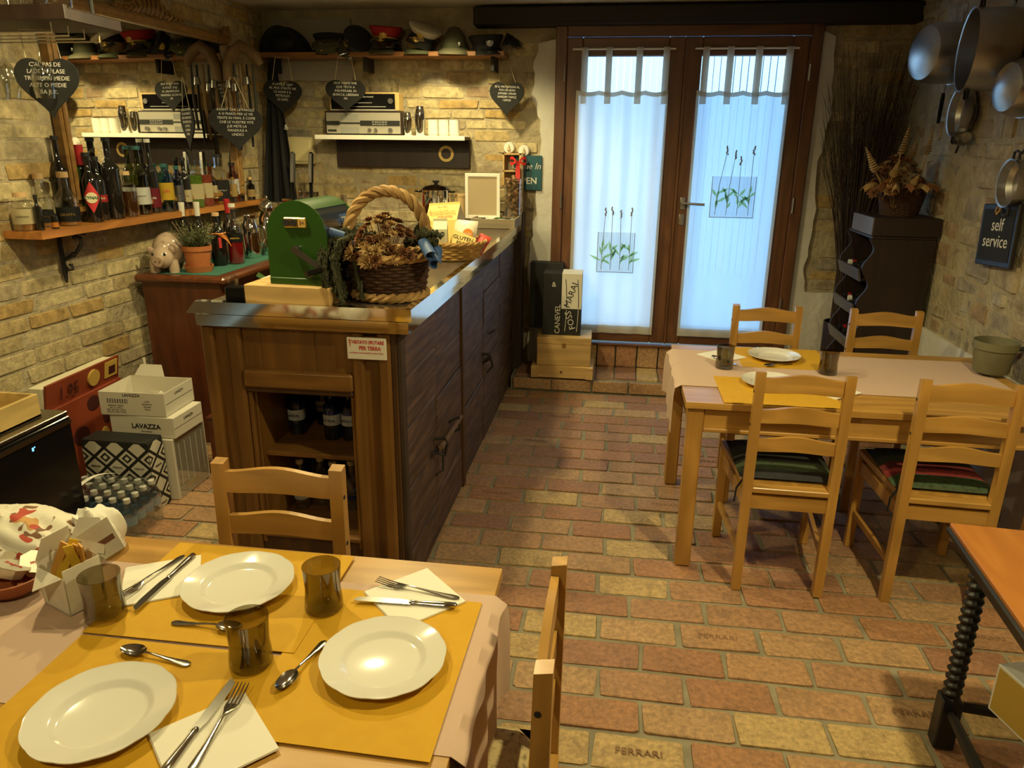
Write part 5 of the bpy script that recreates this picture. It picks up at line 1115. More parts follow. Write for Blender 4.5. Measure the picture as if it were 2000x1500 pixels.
MB().bb((-.25, -.05, 0), (.25, .075, .122), .005).out('case', 'lab_tan', r2); MB().bb((-.235, -.056, .012), (.225, -.049, .112), .002).out('front_panel', 'black_gloss', r2); MB().bb((-.24, -.06, .002), (.24, -.05, .012)).out('base_strip', 'radio_silver', r2)
text('LONDON PARIS ROMA MILANO', .013, 'chalk', r2, (-.02, -.0566, .092), XZ, .0003); text('o-o-o-o-o-o-o-o-o', .016, 'chalk', r2, (0, -.0566, .055), XZ, .0003); MB().bb((-.15, -.058, .027), (.16, -.0555, .030)).out('slider_line', 'chalk', r2); MB().cyl((.195, -.056, .065), (.195, -.066, .065), .018, n=20).out('dial', 'aluminium', r2, True)
lq = MB().lathe([(0, 0), (.022, 0), (.023, .003), (.003, .008), (.003, .038), (.016, .05), (.022, .075), (.020, .09), (.018, .09), (.020, .075), (.014, .052), (0, .046)], 18, cap=False).mesh('small_glass', 'clear_glass', True)
for i, (x, y) in enumerate(((-1.735, 5.30), (-1.66, 5.31), (-1.585, 5.30), (-1.56, 5.35))): tag(ob('liqueur_glass', lq, None, (x, y, 2.017)), 'tiny stemmed glass on top of the black radio, '+['leftmost', 'in the middle', 'right front', 'right back'][i], 'glass', 'tiny glasses on the radio')
for x, H_, r_, lab in ((-1.472, .152, .033, 'shorter steel cocktail shaker beside the radio'), (-1.383, .192, .040, 'taller steel cocktail shaker beside the white cups')):
    t = thing('cocktail_shaker', lab, 'shaker', (x, 5.27, 1.735), 0, 'cocktail shakers')
    MB().lathe([(0, 0), (r_*.78, 0), (r_*.82, .005), (r_, H_*.62), (r_*.98, H_*.66), (r_*.99, H_*.70), (r_*.92, H_*.82), (r_*.80, H_*.90), (r_*.80, H_*.985), (r_*.72, H_), (0, H_)], 28, cap=False).out('body', 'chrome', t, True); MB().cyl((-.006, -r_*.86, .045), (-.006, -r_*.92, .045), .012, n=14).out('round_label', 'lab_black', t)
cu = MB()
prof = []
for k in range(12): prof += [(.036, .012+k*.0075), (.0368, .014+k*.0075), (.0355, .0165+k*.0075)]
cup_me = MB().lathe([(0, 0), (.030, 0), (.034, .012)]+prof+[(.0375, .104), (.035, .104), (.030, .03), (0, .03)], 26, cap=False).mesh('cup_stack', 'paper_white', True, 50)
for i in range(3): tag(ob('cup_stack', cup_me, None, (-1.292+.075*i, 5.265, 1.735)), 'stack of white paper cups, '+['left stack by the shakers', 'middle stack', 'right stack at the shelf end'][i], 'cups', 'paper cup stacks')
# switches, small shelf with ribbon, open sign
for i, (x, z) in enumerate(((-.779, 1.66), (-.673, 1.64))):
    t = thing('rotary_switch', 'white porcelain rotary switch on the wall, '+['left one', 'right one'][i], 'switch', (x, 5.415, z), 0, 'porcelain switches')
    MB().lathe([(0, 0), (.042, 0), (.042, .010), (.036, .022), (.035, .030), (0, .032)], 28, (0, 0, 0), XZ, cap=False).out('base', 'porcelain', t, True)
    MB().prism([(-.012, -.016), (.012, -.016), (.0, .024)], .016, XZ, (0, -.030, 0)).out('lever', 'cream_plastic', t)
ws = thing('wall_cubby', 'small open wooden wall box above the cork vase', 'shelf', (-.748, 5.375, 1.40))
for a, c in (((-.062, -.055, 0), (-.052, .05, .225)), ((.052, -.055, -.18), (.068, .05, .225)), ((-.062, -.055, .213), (.068, .05, .225)), ((-.062, -.055, .10), (.052, .05, .11)), ((-.062, -.055, .0), (.052, .05, .01))): MB().bb(a, c, .001).out('panel', 'crate_x', ws)
MB().bb((.066, -.055, -.18), (.082, .05, .222), .002).out('grey_side', 'greywood', ws)
rb = thing('red_ribbon', 'red satin bow hanging on the wall box', 'ribbon', (-.700, 5.30, 1.575))
for s in (-1, 1): MB().grid(lambda u, v: (s*(.012+.045*math.sin(math.pi*u)), -.012*math.cos(2*math.pi*u)-.01, .035*math.sin(2*math.pi*u)*.6+.018*(v-.5)), 14, 3, .001).out('loop', 'red', rb, True)
for s in (-1, 1): MB().grid(lambda u, v: (s*.012*(u+.4)+.016*(v-.5), -.015+.006*math.sin(u*9), -.30*u), 14, 2, .001).out('tail', 'red', rb, True)
os_ = thing('open_sign', 'teal sign reading come in we are open, half hidden behind the wall box', 'sign', (-.610, 5.390, 1.492)); pm('teal_sign', (.010, .075, .10), .5)
MB().bb((-.13, -.004, -.118), (.068, .004, .118), .002).out('board', 'teal_sign', os_); text('Come In', .060, 'chalk', os_, (-.045, -.0048, .045), XZ, .0004, shear=.25, align='CENTER'); text("OPEN", .062, 'chalk', os_, (-.045, -.0048, -.055), XZ, .0004, bold=.0012)

# ------------------------------------------------------------------ hanging glass rack, upper left
gr_ = thing('glass_rack', 'dark wooden glass rack hanging at the upper left', 'rack', (-2.34, 2.95, 2.10))
MB().bb((-.32, -.22, 0), (.30, .10, .045), .004).out('board', 'rackwood', gr_); MB().bb((-.33, -.24, .0), (.31, -.22, .052), .003).out('front_rail', 'rackwood', gr_)
for x in (-.25, .25): MB().cyl((x, 0, .04), (x, 0, .46), .008, n=8).out('hanger_rod', 'iron', gr_)
for k in range(4):
    y = -.18+.09*k; MB().tube([(-.26, y, .0), (-.26, y, -.035), (.20, y, -.035), (.20, y, .0)], .0035, 5).out('wire_rail', 'paper_cream', gr_, True)
wg = MB().lathe([(0, .0), (.034, .0), (.035, -.003), (.006, -.010), (.004, -.02), (.004, -.085), (.012, -.10), (.034, -.125), (.043, -.165), (.040, -.21), (.035, -.235), (.0335, -.235), (.038, -.21), (.041, -.165), (.032, -.128), (0, -.108)], 28, cap=False).mesh('wine_glass', 'clear_glass', True)
for i, (x, y) in enumerate(((-2.245, 2.815), (-2.40, 2.815), (-2.52, 2.90))): tag(ob('wine_glass', wg, None, (x, y, 2.070)), 'wine glass hanging upside down from the rack, '+['nearest the slate heart', 'second from the heart', 'furthest left'][i], 'glass', 'hanging wine glasses')
for i in range(3): tag(MB().lathe([(0, 0), (.034, 0), (.036, .004), (.040, .12), (.037, .12), (.032, .008), (0, .008)], 20, cap=False).out('jar', 'clear_glass', None, True, loc=(-2.10-.10*i, 2.80, 2.146)), 'clear glass jar on top of the hanging rack, '+['rightmost', 'middle', 'leftmost'][i], 'jar', 'jars on the rack')
# ------------------------------------------------------------------ curtains on the glazed door
def curtainmat(name, col, t, mixf):
    """thin woven voile: some light straight through, most scattered"""
    m, nt, b = _new(name); nt.nodes.remove(b)
    d = nt.nodes.new('ShaderNodeBsdfDiffuse'); d.inputs[0].default_value = (*col, 1)
    tr = nt.nodes.new('ShaderNodeBsdfTranslucent'); tr.inputs[0].default_value = (*col, 1)
    v = _coord(nt, (1, 1, 1), rnd=False); s = nt.nodes.new('ShaderNodeTexWave'); s.inputs['Scale'].default_value = 26; s.inputs['Distortion'].default_value = 1.5; s.bands_direction = 'X'; nt.links.new(v, s.inputs['Vector'])
    x1 = nt.nodes.new('ShaderNodeMixShader'); x1.inputs[0].default_value = t; nt.links.new(d.outputs[0], x1.inputs[1]); nt.links.new(tr.outputs[0], x1.inputs[2])
    tp = nt.nodes.new('ShaderNodeBsdfTransparent'); x2 = nt.nodes.new('ShaderNodeMixShader'); mr = nt.nodes.new('ShaderNodeMapRange'); nt.links.new(s.outputs['Fac'], mr.inputs[0]); mr.inputs[3].default_value = mixf*.7; mr.inputs[4].default_value = mixf*1.3
    nt.links.new(mr.outputs[0], x2.inputs[0]); nt.links.new(x1.outputs[0], x2.inputs[1]); nt.links.new(tp.outputs[0], x2.inputs[2])
    nt.links.new(x2.outputs[0], nt.nodes['Material Output'].inputs[0]); return m
curtainmat('voile_white', (.80, .79, .75), .60, .03); curtainmat('voile_blue', (.60, .74, .84), .56, .10); curtainmat('voile_hem', (.80, .77, .70), .62, .04); curtainmat('pocket_sheer', (.80, .86, .88), .8, .38); curtainmat('sprig_green', (.42, .62, .20), .8, .1); curtainmat('sprig_grey', (.42, .38, .32), .6, .0)
def curtain(label, x0, x1, z0, z1, zr, tabs, mat, ph, pocket, amp):
    t = thing('door_curtain', label, 'curtain', ((x0+x1)/2, 5.352, z0)); w = (x1-x0)/2; h = z1-z0
    def f(u, v): 
        sag = .012*math.sin(math.pi*((u*len(tabs)) % 1))*v**8
        return ((u-.5)*2*w*(1-.0*v), amp*(math.sin(u*16+ph+2*v)*.6+math.sin(u*31+ph))*(.35+.65*v)*.6, h*v-sag)
    MB().grid(f, 60, 30, 0).out('voile', mat, t, True)
    MB().grid(lambda u, v: ((u-.5)*2*w, f(u, v*.03)[1]-.0015, .004+.055*v), 40, 2, .0008).out('bottom_hem', 'voile_hem', t, True)
    for s in (0, 1): MB().grid(lambda u, v: (-w+u*.02 if s == 0 else w-u*.02, f(s, v)[1]-.0015, h*v), 2, 24, .0008).out('side_hem', 'voile_hem', t, True)
    MB().grid(lambda u, v: ((u-.5)*2*w, f(u, .985)[1]-.002, f(u, 1)[2]-.028*v), 40, 2, .0008).out('top_hem', 'voile_hem', t, True)
    for x in tabs: MB().bb((x-.021, -.012, h-.085), (x+.021, -.009, zr-z0+.01)).bb((x-.021, .009, h-.02), (x+.021, .011, zr-z0+.01)).bb((x-.021, -.012, zr-z0+.008), (x+.021, .011, zr-z0+.011)).out('tab', 'voile_hem', t)
    MB().tube([(-w-.03, 0, zr-z0), (w+.03, 0, zr-z0)], .006, 8).out('rod', 'paper_white', t, True)
    px0, px1, pz0, pz1 = pocket
    p = MB().bb((px0, -amp*1.1-.004, pz0), (px1, -amp*1.1-.003, pz1)).out('pocket', 'pocket_sheer', t)
    rr = random.Random(int(ph*10)); y = -amp*1.1-.006
    MB().bb((px0, y, pz0), (px1, y+.001, pz0+.004)).bb((px0, y, pz0), (px0+.004, y+.001, pz1)).bb((px1-.004, y, pz0), (px1, y+.001, pz1)).out('pocket_seam', 'sprig_grey', p)
    n = 4
    for k in range(n):
        x = px0+(px1-px0)*(k+.5)/n; top = pz1+rr.uniform(.09, .17); dx = rr.uniform(-.01, .05)
        b = MB().tube([(x, y, pz0+.02), (x+dx*.3, y, (pz0+top)/2), (x+dx, y, top)], .0018, 4)
        for q in range(7): b.ball((x+dx+rr.uniform(-.006, .006), y, top+.008*q-.02), (.006, .002, .007), 6, 4)
        b.out('dried_stem', 'sprig_grey', p)
        g = MB()
        for q in range(6):
            a = rr.uniform(.3, 2.8); L = rr.uniform(.05, .10); c = Vector((x, y-.001, pz0+.06+.02*q)); u_ = Vector((math.cos(a), 0, abs(math.sin(a)))); s_ = Vector((-u_.z, 0, u_.x))*.010
            g.b.faces.new([g.b.verts.new(z) for z in (c, c+u_*L*.5+s_, c+u_*L, c+u_*L*.5-s_)])
        g.out('leaf_sprig', 'sprig_green', p)
curtain('white voile curtain with leaf pocket on the left door leaf', -.318, .297, .362, 2.035, 2.290, (-.255, -.095, .105, .28), 'voile_white', 1.0, (-.116, .146, .454, .738), .020)
curtain('sheer blue tinted voile curtain with leaf pocket on the right door leaf', .480, 1.075, .362, 2.035, 2.290, (-.255, -.10, .08, .27), 'voile_blue', 2.3, (-.147, .147, .855, 1.13), .009)

# ------------------------------------------------------------------ wine crates and cartons by the door
c1 = thing('wine_crate', 'flat pale wooden wine crate at the bottom of the stack by the door', 'crate', (-.335, 5.13, .10), 0, 'wine crates by the door')
MB().bb((-.215, -.12, 0), (.225, .13, .088), .003).out('box', 'crate_x', c1)
for x in (-.19, .20): MB().bb((x-.025, -.132, .0), (x+.025, -.12, .086), .002).out('batten', 'crate_x', c1)
MB().cyl((.0, -.121, .045), (.0, -.124, .045), .010, n=12).out('stamp_mark', 'brown_print', c1)
c2 = thing('wine_crate', 'taller varnished wooden wine crate with brass catch by the door', 'crate', (-.325, 5.145, .189), R(1.5), 'wine crates by the door')
MB().bb((-.19, -.12, 0), (.19, .14, .155), .003).out('box', 'crate_x', c2); MB().bb((-.192, -.122, .156), (.192, .142, .206), .003).out('lid', 'crate_x', c2)
MB().box((.0, -.124, .150), (.026, .004, .030)).out('catch', 'brass', c2)
bx = thing('wine_carton', 'tall black and white wine carton standing on the crates', 'carton', (-.350, 5.18, .396), R(1))
MB().bb((-.135, -.09, 0), (-.005, .10, .44), .002).out('black_half', 'lab_black', bx)
MB().bb((-.005, -.09, .19), (.135, .10, .44), .002).out('white_panel', 'card_white', bx); MB().bb((-.005, -.09, 0), (.135, .10, .19), .002).out('black_panel', 'lab_black', bx)
text('CANEVEL', .052, 'card_white', bx, (-.028, -.0912, .115), (R(90), R(-90), 0), .0004, sx=.95); text('&', .05, 'card_white', bx, (-.06, -.0912, .36), XZ, .0003)
text('MARAI', .062, 'ink', bx, (.062, -.0912, .29), (R(90), R(-72), 0), .0004); text('FOSS', .062, 'card_white', bx, (.062, -.0912, .11), (R(90), R(-108), 0), .0004)
for s, m, z0, z1 in ((1, 'ink', .20, .40), (1, 'card_white', .03, .185)):
    for off in (.022, .105): MB().tube([(off+.022*math.cos((z-.2)*5)-.012, -.0912, z) for z in [z0+(z1-z0)*i/8 for i in range(9)]], .0022, 4).out('arc_print', m, bx)
bx2 = tag(MB().bb((-.14, 0, 0), (.10, .10, .48), .002).out('black_carton', 'lab_black', None, loc=(-.46, 5.285, .396)), 'black carton behind the black and white wine carton', 'carton')

# ------------------------------------------------------------------ left floor: fridge, crate, poster box, cartons, water
fr = thing('wine_fridge', 'black glass fronted wine fridge against the left wall', 'fridge', (-2.42, 2.26, 0))
MB().bb((-.24, -.31, .0), (.20, .31, .60), .004).out('body', 'black_paint', fr); MB().bb((-.245, -.315, .60), (.215, .315, .618), .003).out('top_panel', 'steel_dark', fr)
d = MB().bb((.20, -.312, .02), (.222, .312, .598), .003).out('glass_door', 'black_gloss', fr); pm('led_blue', (.12, .40, 1), .5, emit=4)
text('8°', .022, 'led_blue', d, (.2228, .10, .535), (R(90), 0, R(90)), .0004, name='display_digits'); MB().bb((.2225, -.312, .565), (.226, .312, .585)).out('door_grip', 'steel_dark', d)
cr = thing('open_crate', 'open shallow pale wooden crate on top of the fridge', 'crate', (-2.43, 2.20, .6185), 0)
for a, c in (((-.17, -.30, 0), (.17, .30, .012)), ((.155, -.30, 0), (.17, .30, .095)), ((-.17, -.30, 0), (-.155, .30, .095)), ((-.155, .288, 0), (.155, .30, .095)), ((-.155, -.30, 0), (.155, -.288, .095))): MB().bb(a, c, .002).out('side_board', 'crate_y', cr)
# printed panettone display box leaning at the wall
pm('poster_red', (.26, .050, .020), .5, col2=(.20, .035, .014), nscale=6); pm('poster_dark', (.055, .012, .012), .5); pm('poster_orange', (.50, .22, .05), .5); pm('poster_gold', (.55, .36, .08), .5)
ps = thing('display_box', 'reddish printed display box standing against the left wall', 'display box', (-2.60, 3.13, .0), R(2))
MB().bb((-.03, -.28, .0), (.055, .26, .49), .002).out('lower_front', 'poster_red', ps); MB().box((.045, -.01, .55), (.012, .54, .125), (0, R(10), 0)).out('header', 'poster_red', ps); MB().bb((-.03, -.28, .49), (.035, .26, .60), .002).out('back_panel', 'paper_cream', ps)
text('1.95', .085, 'poster_dark', ps, (.058, -.14, .545), (R(90), R(0), R(90)), .0006, shear=.2); MB().cyl((.050, .05, .555), (.062, .05, .553), .042, n=24).out('medallion', 'poster_gold', ps); MB().box((.056, .19, .56), (.004, .10, .085), (0, R(10), 0)).out('picture_card', 'poster_gold', ps)
MB().box((.0585, .195, .555), (.003, .05, .04), (0, R(10), 0)).out('dark_motif', 'poster_dark', ps)
for i, (y, z, s, m) in enumerate(((.02, .43, .05, 'poster_dark'), (.12, .40, .045, 'poster_orange'), (-.02, .22, .045, 'poster_orange'), (.07, .24, .035, 'poster_gold'), (.0, .10, .06, 'poster_gold'), (.10, .33, .03, 'poster_dark'), (-.10, .30, .06, 'poster_dark'))): MB().ball((0, 0, 0), (.002, s, s*(1.3 if i % 2 else .8)), 14, 10).out('printed_motif', m, ps, True, loc=(.0555, y, z))
# cartons
def carton2(name, label, x0, x1, y0, y1, z0, z1, mat, rz=0):
    t = thing(name, label, 'carton', ((x0+x1)/2, (y0+y1)/2, z0), rz); MB().bb(((x0-x1)/2, (y0-y1)/2, 0), ((x1-x0)/2, (y1-y0)/2, z1-z0), .002).out('box', mat, t); return t
wb = carton2('wrapped_carton', 'large white carton wrapped in film behind the diamond patterned box', -2.40, -2.057, 3.015, 3.30, 0, .316, 'card_white')
MB().box((.1735, 0, .16), (.002, .26, .30)).out('film_wrap', 'pet', wb); text('FRAGILE', .03, 'lab_tan', wb, (.175, -.02, .05), (R(90), 0, R(90)), .0003)
for k in range(5): MB().box((.1738, -.1+.05*k, .17), (.001, .006, .22)).out('film_crease', 'paper_white', wb)
db_ = carton2('bottle_carton', 'black and white diamond patterned carton on the floor', -2.43, -2.095, 2.885, 3.0, 0, .345, 'lab_black')
def diamonds(par, xa, xb, zh, y, face):
    """printed lattice of diamonds, plain ones lettered, the rest nested"""
    cw, ch = .111, .098; rot = XZ if face == 'y' else (R(90), 0, R(90))
    def put(P, m, e):
        Q = []
        for k in range(4):                      # clip each edge to the face by sampling
            for q in range(6):
                u = q/6; x_ = P[k][0]+(P[(k+1) % 4][0]-P[k][0])*u; z_ = P[k][1]+(P[(k+1) % 4][1]-P[k][1])*u; Q.append((min(max(x_, xa), xb), min(max(z_, .002), zh-.002)))
        if max(q[0] for q in Q)-min(q[0] for q in Q) < .004 or max(q[1] for q in Q)-min(q[1] for q in Q) < .004: return
        D = []
        for q in Q:
            if not D or (abs(q[0]-D[-1][0])+abs(q[1]-D[-1][1])) > 1e-5: D.append(q)
        MB().prism(D, .0004, rot, (0, y-e, 0) if face == 'y' else (y+e-.0004, 0, 0)).out('diamond_print', m, par)
    for i in range(-5, 6):
        for j in range(0, 9):
            if (i+j) % 2: continue
            cx_, cz = i*cw/2, zh-.03-j*ch/2
            if not (xa-.03 < cx_ < xb+.03) or cz < -.02: continue
            lay = ((.80, 'card_white'),) if j % 2 == 0 else ((.80, 'card_white'), (.50, 'lab_black'), (.24, 'card_white'))
            for k, (s_, m) in enumerate(lay):
                hw, hh = cw/2*s_, ch/2*s_; put([(cx_-hw, cz), (cx_, cz-hh), (cx_+hw, cz), (cx_, cz+hh)], m, .0008+.0005*k)
            if j % 4 == 2 and xa+.02 < cx_ < xb-.02: text('FERRARI', .0135, 'ink', par, (cx_, y-.0018, cz) if face == 'y' else (y+.0018, cx_, cz), rot, .0003)
diamonds(db_, -.1665, .1665, .345, -.0575, 'y'); diamonds(db_, -.057, .057, .345, .1675, 'x')
MB().bb((-.165, -.057, .3455), (.165, .057, .349)).out('dark_top', 'lab_black', db_)
l1 = carton2('coffee_carton', 'closed white coffee carton below the open one', -2.375, -2.045, 3.03, 3.28, .318, .422, 'card_white')
text('LAVAZZA', .034, 'ink', l1, (.02, -.1263, .055), XZ, .0004, bold=.0008); text('Fournisseur', .012, 'ink', l1, (.02, -.1263, .03), XZ, .0003); MB().bb((.1652, -.122, .048), (.1658, .12, .0495)).out('lid_seam', 'ink', l1); text('LAVAZZA', .018, 'ink', l1, (.166, 0, .075), (R(90), 0, R(90)), .0004)
l2 = thing('coffee_carton', 'open white coffee carton on top of the stack', 'carton', (-2.25, 3.16, .423), R(2))
for a, c in (((-.165, -.13, 0), (.165, .13, .004)), ((-.165, -.13, 0), (.165, -.126, .118)), ((-.165, .126, 0), (.165, .13, .118)), ((-.165, -.126, 0), (-.161, .126, .118)), ((.161, -.126, 0), (.165, .126, .118))): MB().bb(a, c).out('side', 'card_white', l2)
MB().prism([(-.10, 0), (.06, 0), (.04, .06), (-.07, .06)], .003, (R(70), 0, R(0)), (-.04, .13, .118)).out('flap', 'card_white', l2)
for k in range(3): tag(MB().box((0, 0, .03), (.08, .05, .055), (0, 0, R(20*k)), .012).out('coffee_pack', 'foil', None, loc=(-2.20+.045*k-.05, 3.22-.03*k, .428)), 'silver coffee pack inside the open carton, '+['left', 'middle', 'right'][k], 'coffee pack', 'coffee packs')
text('LAVAZZA', .020, 'ink', l2, (.0, -.1305, .104), XZ, .0003, bold=.0004); text('LAVAZZA', .018, 'ink', l2, (.1655, 0, .092), (R(90), 0, R(90)), .0004); MB().bb((.1652, -.12, .060), (.1658, .12, .0615)).out('lid_seam', 'ink', l2)
for k in range(26): 
    if k % 3: MB().bb((-.13+.0042*k, -.1306, .062), (-.13+.0042*k+.0024, -.1300, .085)).out('barcode_bar', 'ink', l2)
for k in range(4): text(['ESPRESSO CREMA', 'NET 6 x 1000 g', 'BEST BEFORE 12 2024', 'KEEP IN A DRY PLACE'][k], .010, 'ink', l2, (-.085, -.1305, .050-.011*k), XZ, .0003); text(['CAFFE', 'MACINATO', 'PER BAR', 'ITALIA'][k], .010, 'ink', l2, (.075, -.1305, .075-.013*k), XZ, .0003)
# water pack
wp = thing('water_pack', 'shrink wrapped pack of small water bottles on the floor', 'water bottles', (-2.215, 2.72, 0), R(3))
glassmat('film', (.93, .95, .96), .12, .6)
pb = MB().lathe([(0, 0), (.029, 0), (.031, .006), (.031, .05), (.029, .06), (.031, .07), (.031, .13), (.025, .155), (.012, .172), (.012, .18)], 16).mesh('bottle', 'pet', True); pc = MB().cyl((0, 0, .176), (0, 0, .194), .0145, n=12).mesh('cap', 'cap_white', True)
pm('water_blue', (.20, .34, .48), .2); pl2 = MB().lathe([(.0314, .075), (.0314, .115)], 16, cap=False).mesh('bottle_label', 'water_blue', True)
for i in range(6):
    for j in range(4):
        o = ob('bottle', pb, wp, (-.16+.064*i, -.096+.064*j, .002)); ob('cap', pc, o); ob('bottle_label', pl2, o)
def wrapf(u, v):
    a = 2*math.pi*u; c, s = math.cos(a), math.sin(a); k = lambda q: math.copysign(abs(q)**.35, q); z = .203*v+.003*math.sin(a*13)*v
    w_ = 1-.22*max(0, v-.7)/.3
    return (.202*k(c)*w_+.003*math.sin(v*20+a*5), .137*k(s)*w_, z)
MB().grid(wrapf, 64, 10).out('film_wrap', 'film', wp, True)
MB().grid(lambda u, v: (.157*(2*u-1), .107*(2*v-1), .203+.004*math.sin(u*25)*math.cos(v*17)), 20, 14).out('film_top', 'film', wp, True)
MB().grid(lambda u, v: (-.10+.022*v+.06*u, -.10+.22*u, .210+.03*math.sin(math.pi*u)), 12, 2, .001).out('carry_strap', 'paper_white', wp, True)
# low red-brown stool beside the cartons
st = thing('low_chest', 'low reddish wooden chest between cartons and bar', 'chest', (-1.93, 3.46, 0)); MB().bb((-.13, -.12, 0), (.13, .14, .30), .004).out('body', 'mahogany_x', st); MB().bb((-.135, -.125, .30), (.135, .145, .318), .004).out('lid', 'mahogany', st)

# ------------------------------------------------------------------ wine rack in the right corner
wr = thing('wine_rack', 'dark wooden wine rack with wavy sides in the right corner', 'wine rack', (1.60, 4.67, 0))
def wavy(x0, x1, z1):
    L = []
    for i in range(61):
        z = z1*i/60; L.append((x0+.024*math.cos((z-1.03)/.205*2*math.pi)*-1+(1.2-z)*-.012, z))
    return L
prof = wavy(-.17, .18, 1.195)+[(.175, 1.195), (.175, 0)]
for y in (-.225, .205): MB().prism(prof, .022, XZ, (0, y+.022, 0)).out('side_panel', 'rackwood', wr)
MB().bb((-.165, -.222, 1.195), (.178, .228, 1.212), .003).out('top', 'rackwood', wr); MB().bb((.165, -.2, 0), (.175, .2, 1.19)).out('back_panel', 'rackwood', wr)
pm('rack_lip', (.060, .055, .058), .3, coat=.3)
for k in range(6):
    z = 1.03-.205*k
    if z < .02: break
    s = MB().bb((-.175, -.2, z-.075), (.16, .204, z-.063)).out('shelf', 'rackwood', wr); MB().box((-.195+(1.2-z)*-.012, 0, z-.045), (.012, .41, .075), (0, R(-16), 0), .002).out('shelf_lip', 'rack_lip', wr)
    for j in range(4):
        t = bottle('wine_bottle', 'dark wine bottle lying in the rack, '+['topmost', 'second', 'third', 'fourth', 'fifth', 'lowest'][k]+' shelf, '+['nearest the viewer', 'second from the viewer', 'third from the viewer', 'furthest from the viewer'][j], 'bottle', (1.73, 4.52+.098*j, z-.018), .29, .037, .18, .24, 'black_bottle', 'foil_white' if (j+k) % 3 == 0 else 'cap_black', group='wine bottles in the rack', neckfoil='foil_red' if j % 2 else None)
        t.rotation_euler = (0, R(-90), 0)
bxr = thing('wine_case', 'flat dark wooden case on top of the wine rack', 'case', (1.60, 4.63, 1.2125)); pm('case_end_sheen', (.16, .16, .19), .25, coat=.5)  # case end: sky reflection put into a grey-blue base colour
MB().bb((-.17, -.19, 0), (.185, .19, .102), .003).out('box', 'rackwood', bxr); MB().bb((-.176, -.185, .004), (-.170, .185, .100), .001).out('end_sheen', 'case_end_sheen', bxr)
# dried arrangement in dark wicker basket
bkr = thing('wicker_basket', 'dark wicker basket of dried flowers on the wine rack', 'basket', (1.62, 4.64, 1.3148))
wicker(MB(), .095, .125, .15, 'wicker_dark', 18, 26).lathe([(0, .004), (.09, .004), (.122, .148), (.118, .148), (.086, .008), (0, .008)], 26, cap=False).out('woven_wall', 'wicker_dark', bkr, True)
dr = thing('dried_bouquet', 'dried cones, seed heads and brown leaves in the basket on the wine rack', 'dried flowers', (1.575, 4.62, 1.46)); dr.scale = (1.2, 1.2, 1.3)
flowers(dr, (0, 0, .0), (.13, .11, .13), 70, 21, ['dried_tan', 'dried_brown', 'dried_rust', 'hat_tan'], .5, (.018, .030)); flowers(dr, (-.02, -.06, -.02), (.14, .08, .05), 22, 22, ['dried_tan', 'dried_brown'], .2, (.016, .03))
def cone(par, p, d, L, r, mat):
    d = Vector(d).normalized(); q = d.to_track_quat('Z', 'Y').to_matrix(); b = MB()
    for k in range(11):
        u = k/10; rr_ = r*(1-.85*u)*(1 if k else .8); b.lathe([(rr_*.55, 0), (rr_, L/22), (rr_*.6, L/13)], 14, Vector(p)+d*L*u, q)
    b.tube([Vector(p)-d*.12, Vector(p)], .003, 4); b.out('ringed_cone', mat, par, True)
for p, d, L, r in (((-.13, -.08, .08), (-.55, -.2, .8), .11, .022), ((-.02, -.05, .15), (.12, -.1, 1), .11, .021), ((.10, -.03, .15), (.10, 0, 1), .10, .020), ((-.06, -.11, .06), (.1, -.5, .9), .07, .022), ((.03, -.04, .14), (.1, -.2, 1), .06, .019), ((.03, -.12, .03), (.1, -.6, .6), .05, .018)): cone(dr, p, d, L, r, 'dried_tan')
for k in range(7):
    a = -2.7+k*.42; MB().grid(lambda u, v: ((.10+.09*u)*math.cos(a)+.03*(v-.5)*math.sin(a), (.09+.08*u)*math.sin(a)-.03*(v-.5)*math.cos(a), .0+.05*u-.06*u*u+.02*math.sin(v*3)), 6, 4, .001).out('dry_leaf', 'dried_rust' if k % 2 else 'dried_tan', dr, True)
# bundle of bare twigs standing behind the rack
tg = thing('twig_bundle', 'tall bundle of bare brown twigs standing in the right back corner', 'twigs', (1.56, 5.20, 0)); rr = random.Random(31); pm('twig_brown', (.050, .030, .018), .95)
pmv = thing if 0 else None
MB().lathe([(0, 0), (.09, 0), (.10, .01), (.11, .55), (.105, .55), (.095, .015), (0, .015)], 20, cap=False).out('vase', 'rackwood', tg, True)
b = MB()
for i in range(170):
    a = rr.uniform(-1, 1); c = rr.uniform(-1, 1); h = rr.uniform(1.5, 2.32); sp = .30
    P0 = Vector((.05*a, .05*c, .05)); P1 = Vector((.06*a, .06*c, .9)); P3 = Vector((max(-.26, min(.20, sp*a+rr.uniform(-.05, .05))), max(-.28, min(.17, .22*c)), h)); P2 = P1.lerp(P3, .5)+Vector((-.02*a, 0, .02))
    b.tube([P0, P1, P2, P3], [.004, .0035, .0025, .001], 4)
    for q in range(3):
        s = P2.lerp(P3, rr.uniform(0, .8)); e = s+Vector((rr.uniform(-.07, .05), rr.uniform(-.06, .03), rr.uniform(.10, .25))); e.z = min(e.z, 2.40); b.tube([s, e], [.0016, .0006], 3)
tag(b.out('twigs', 'twig_brown', tg), 'thin bare twigs', None, kind='stuff')

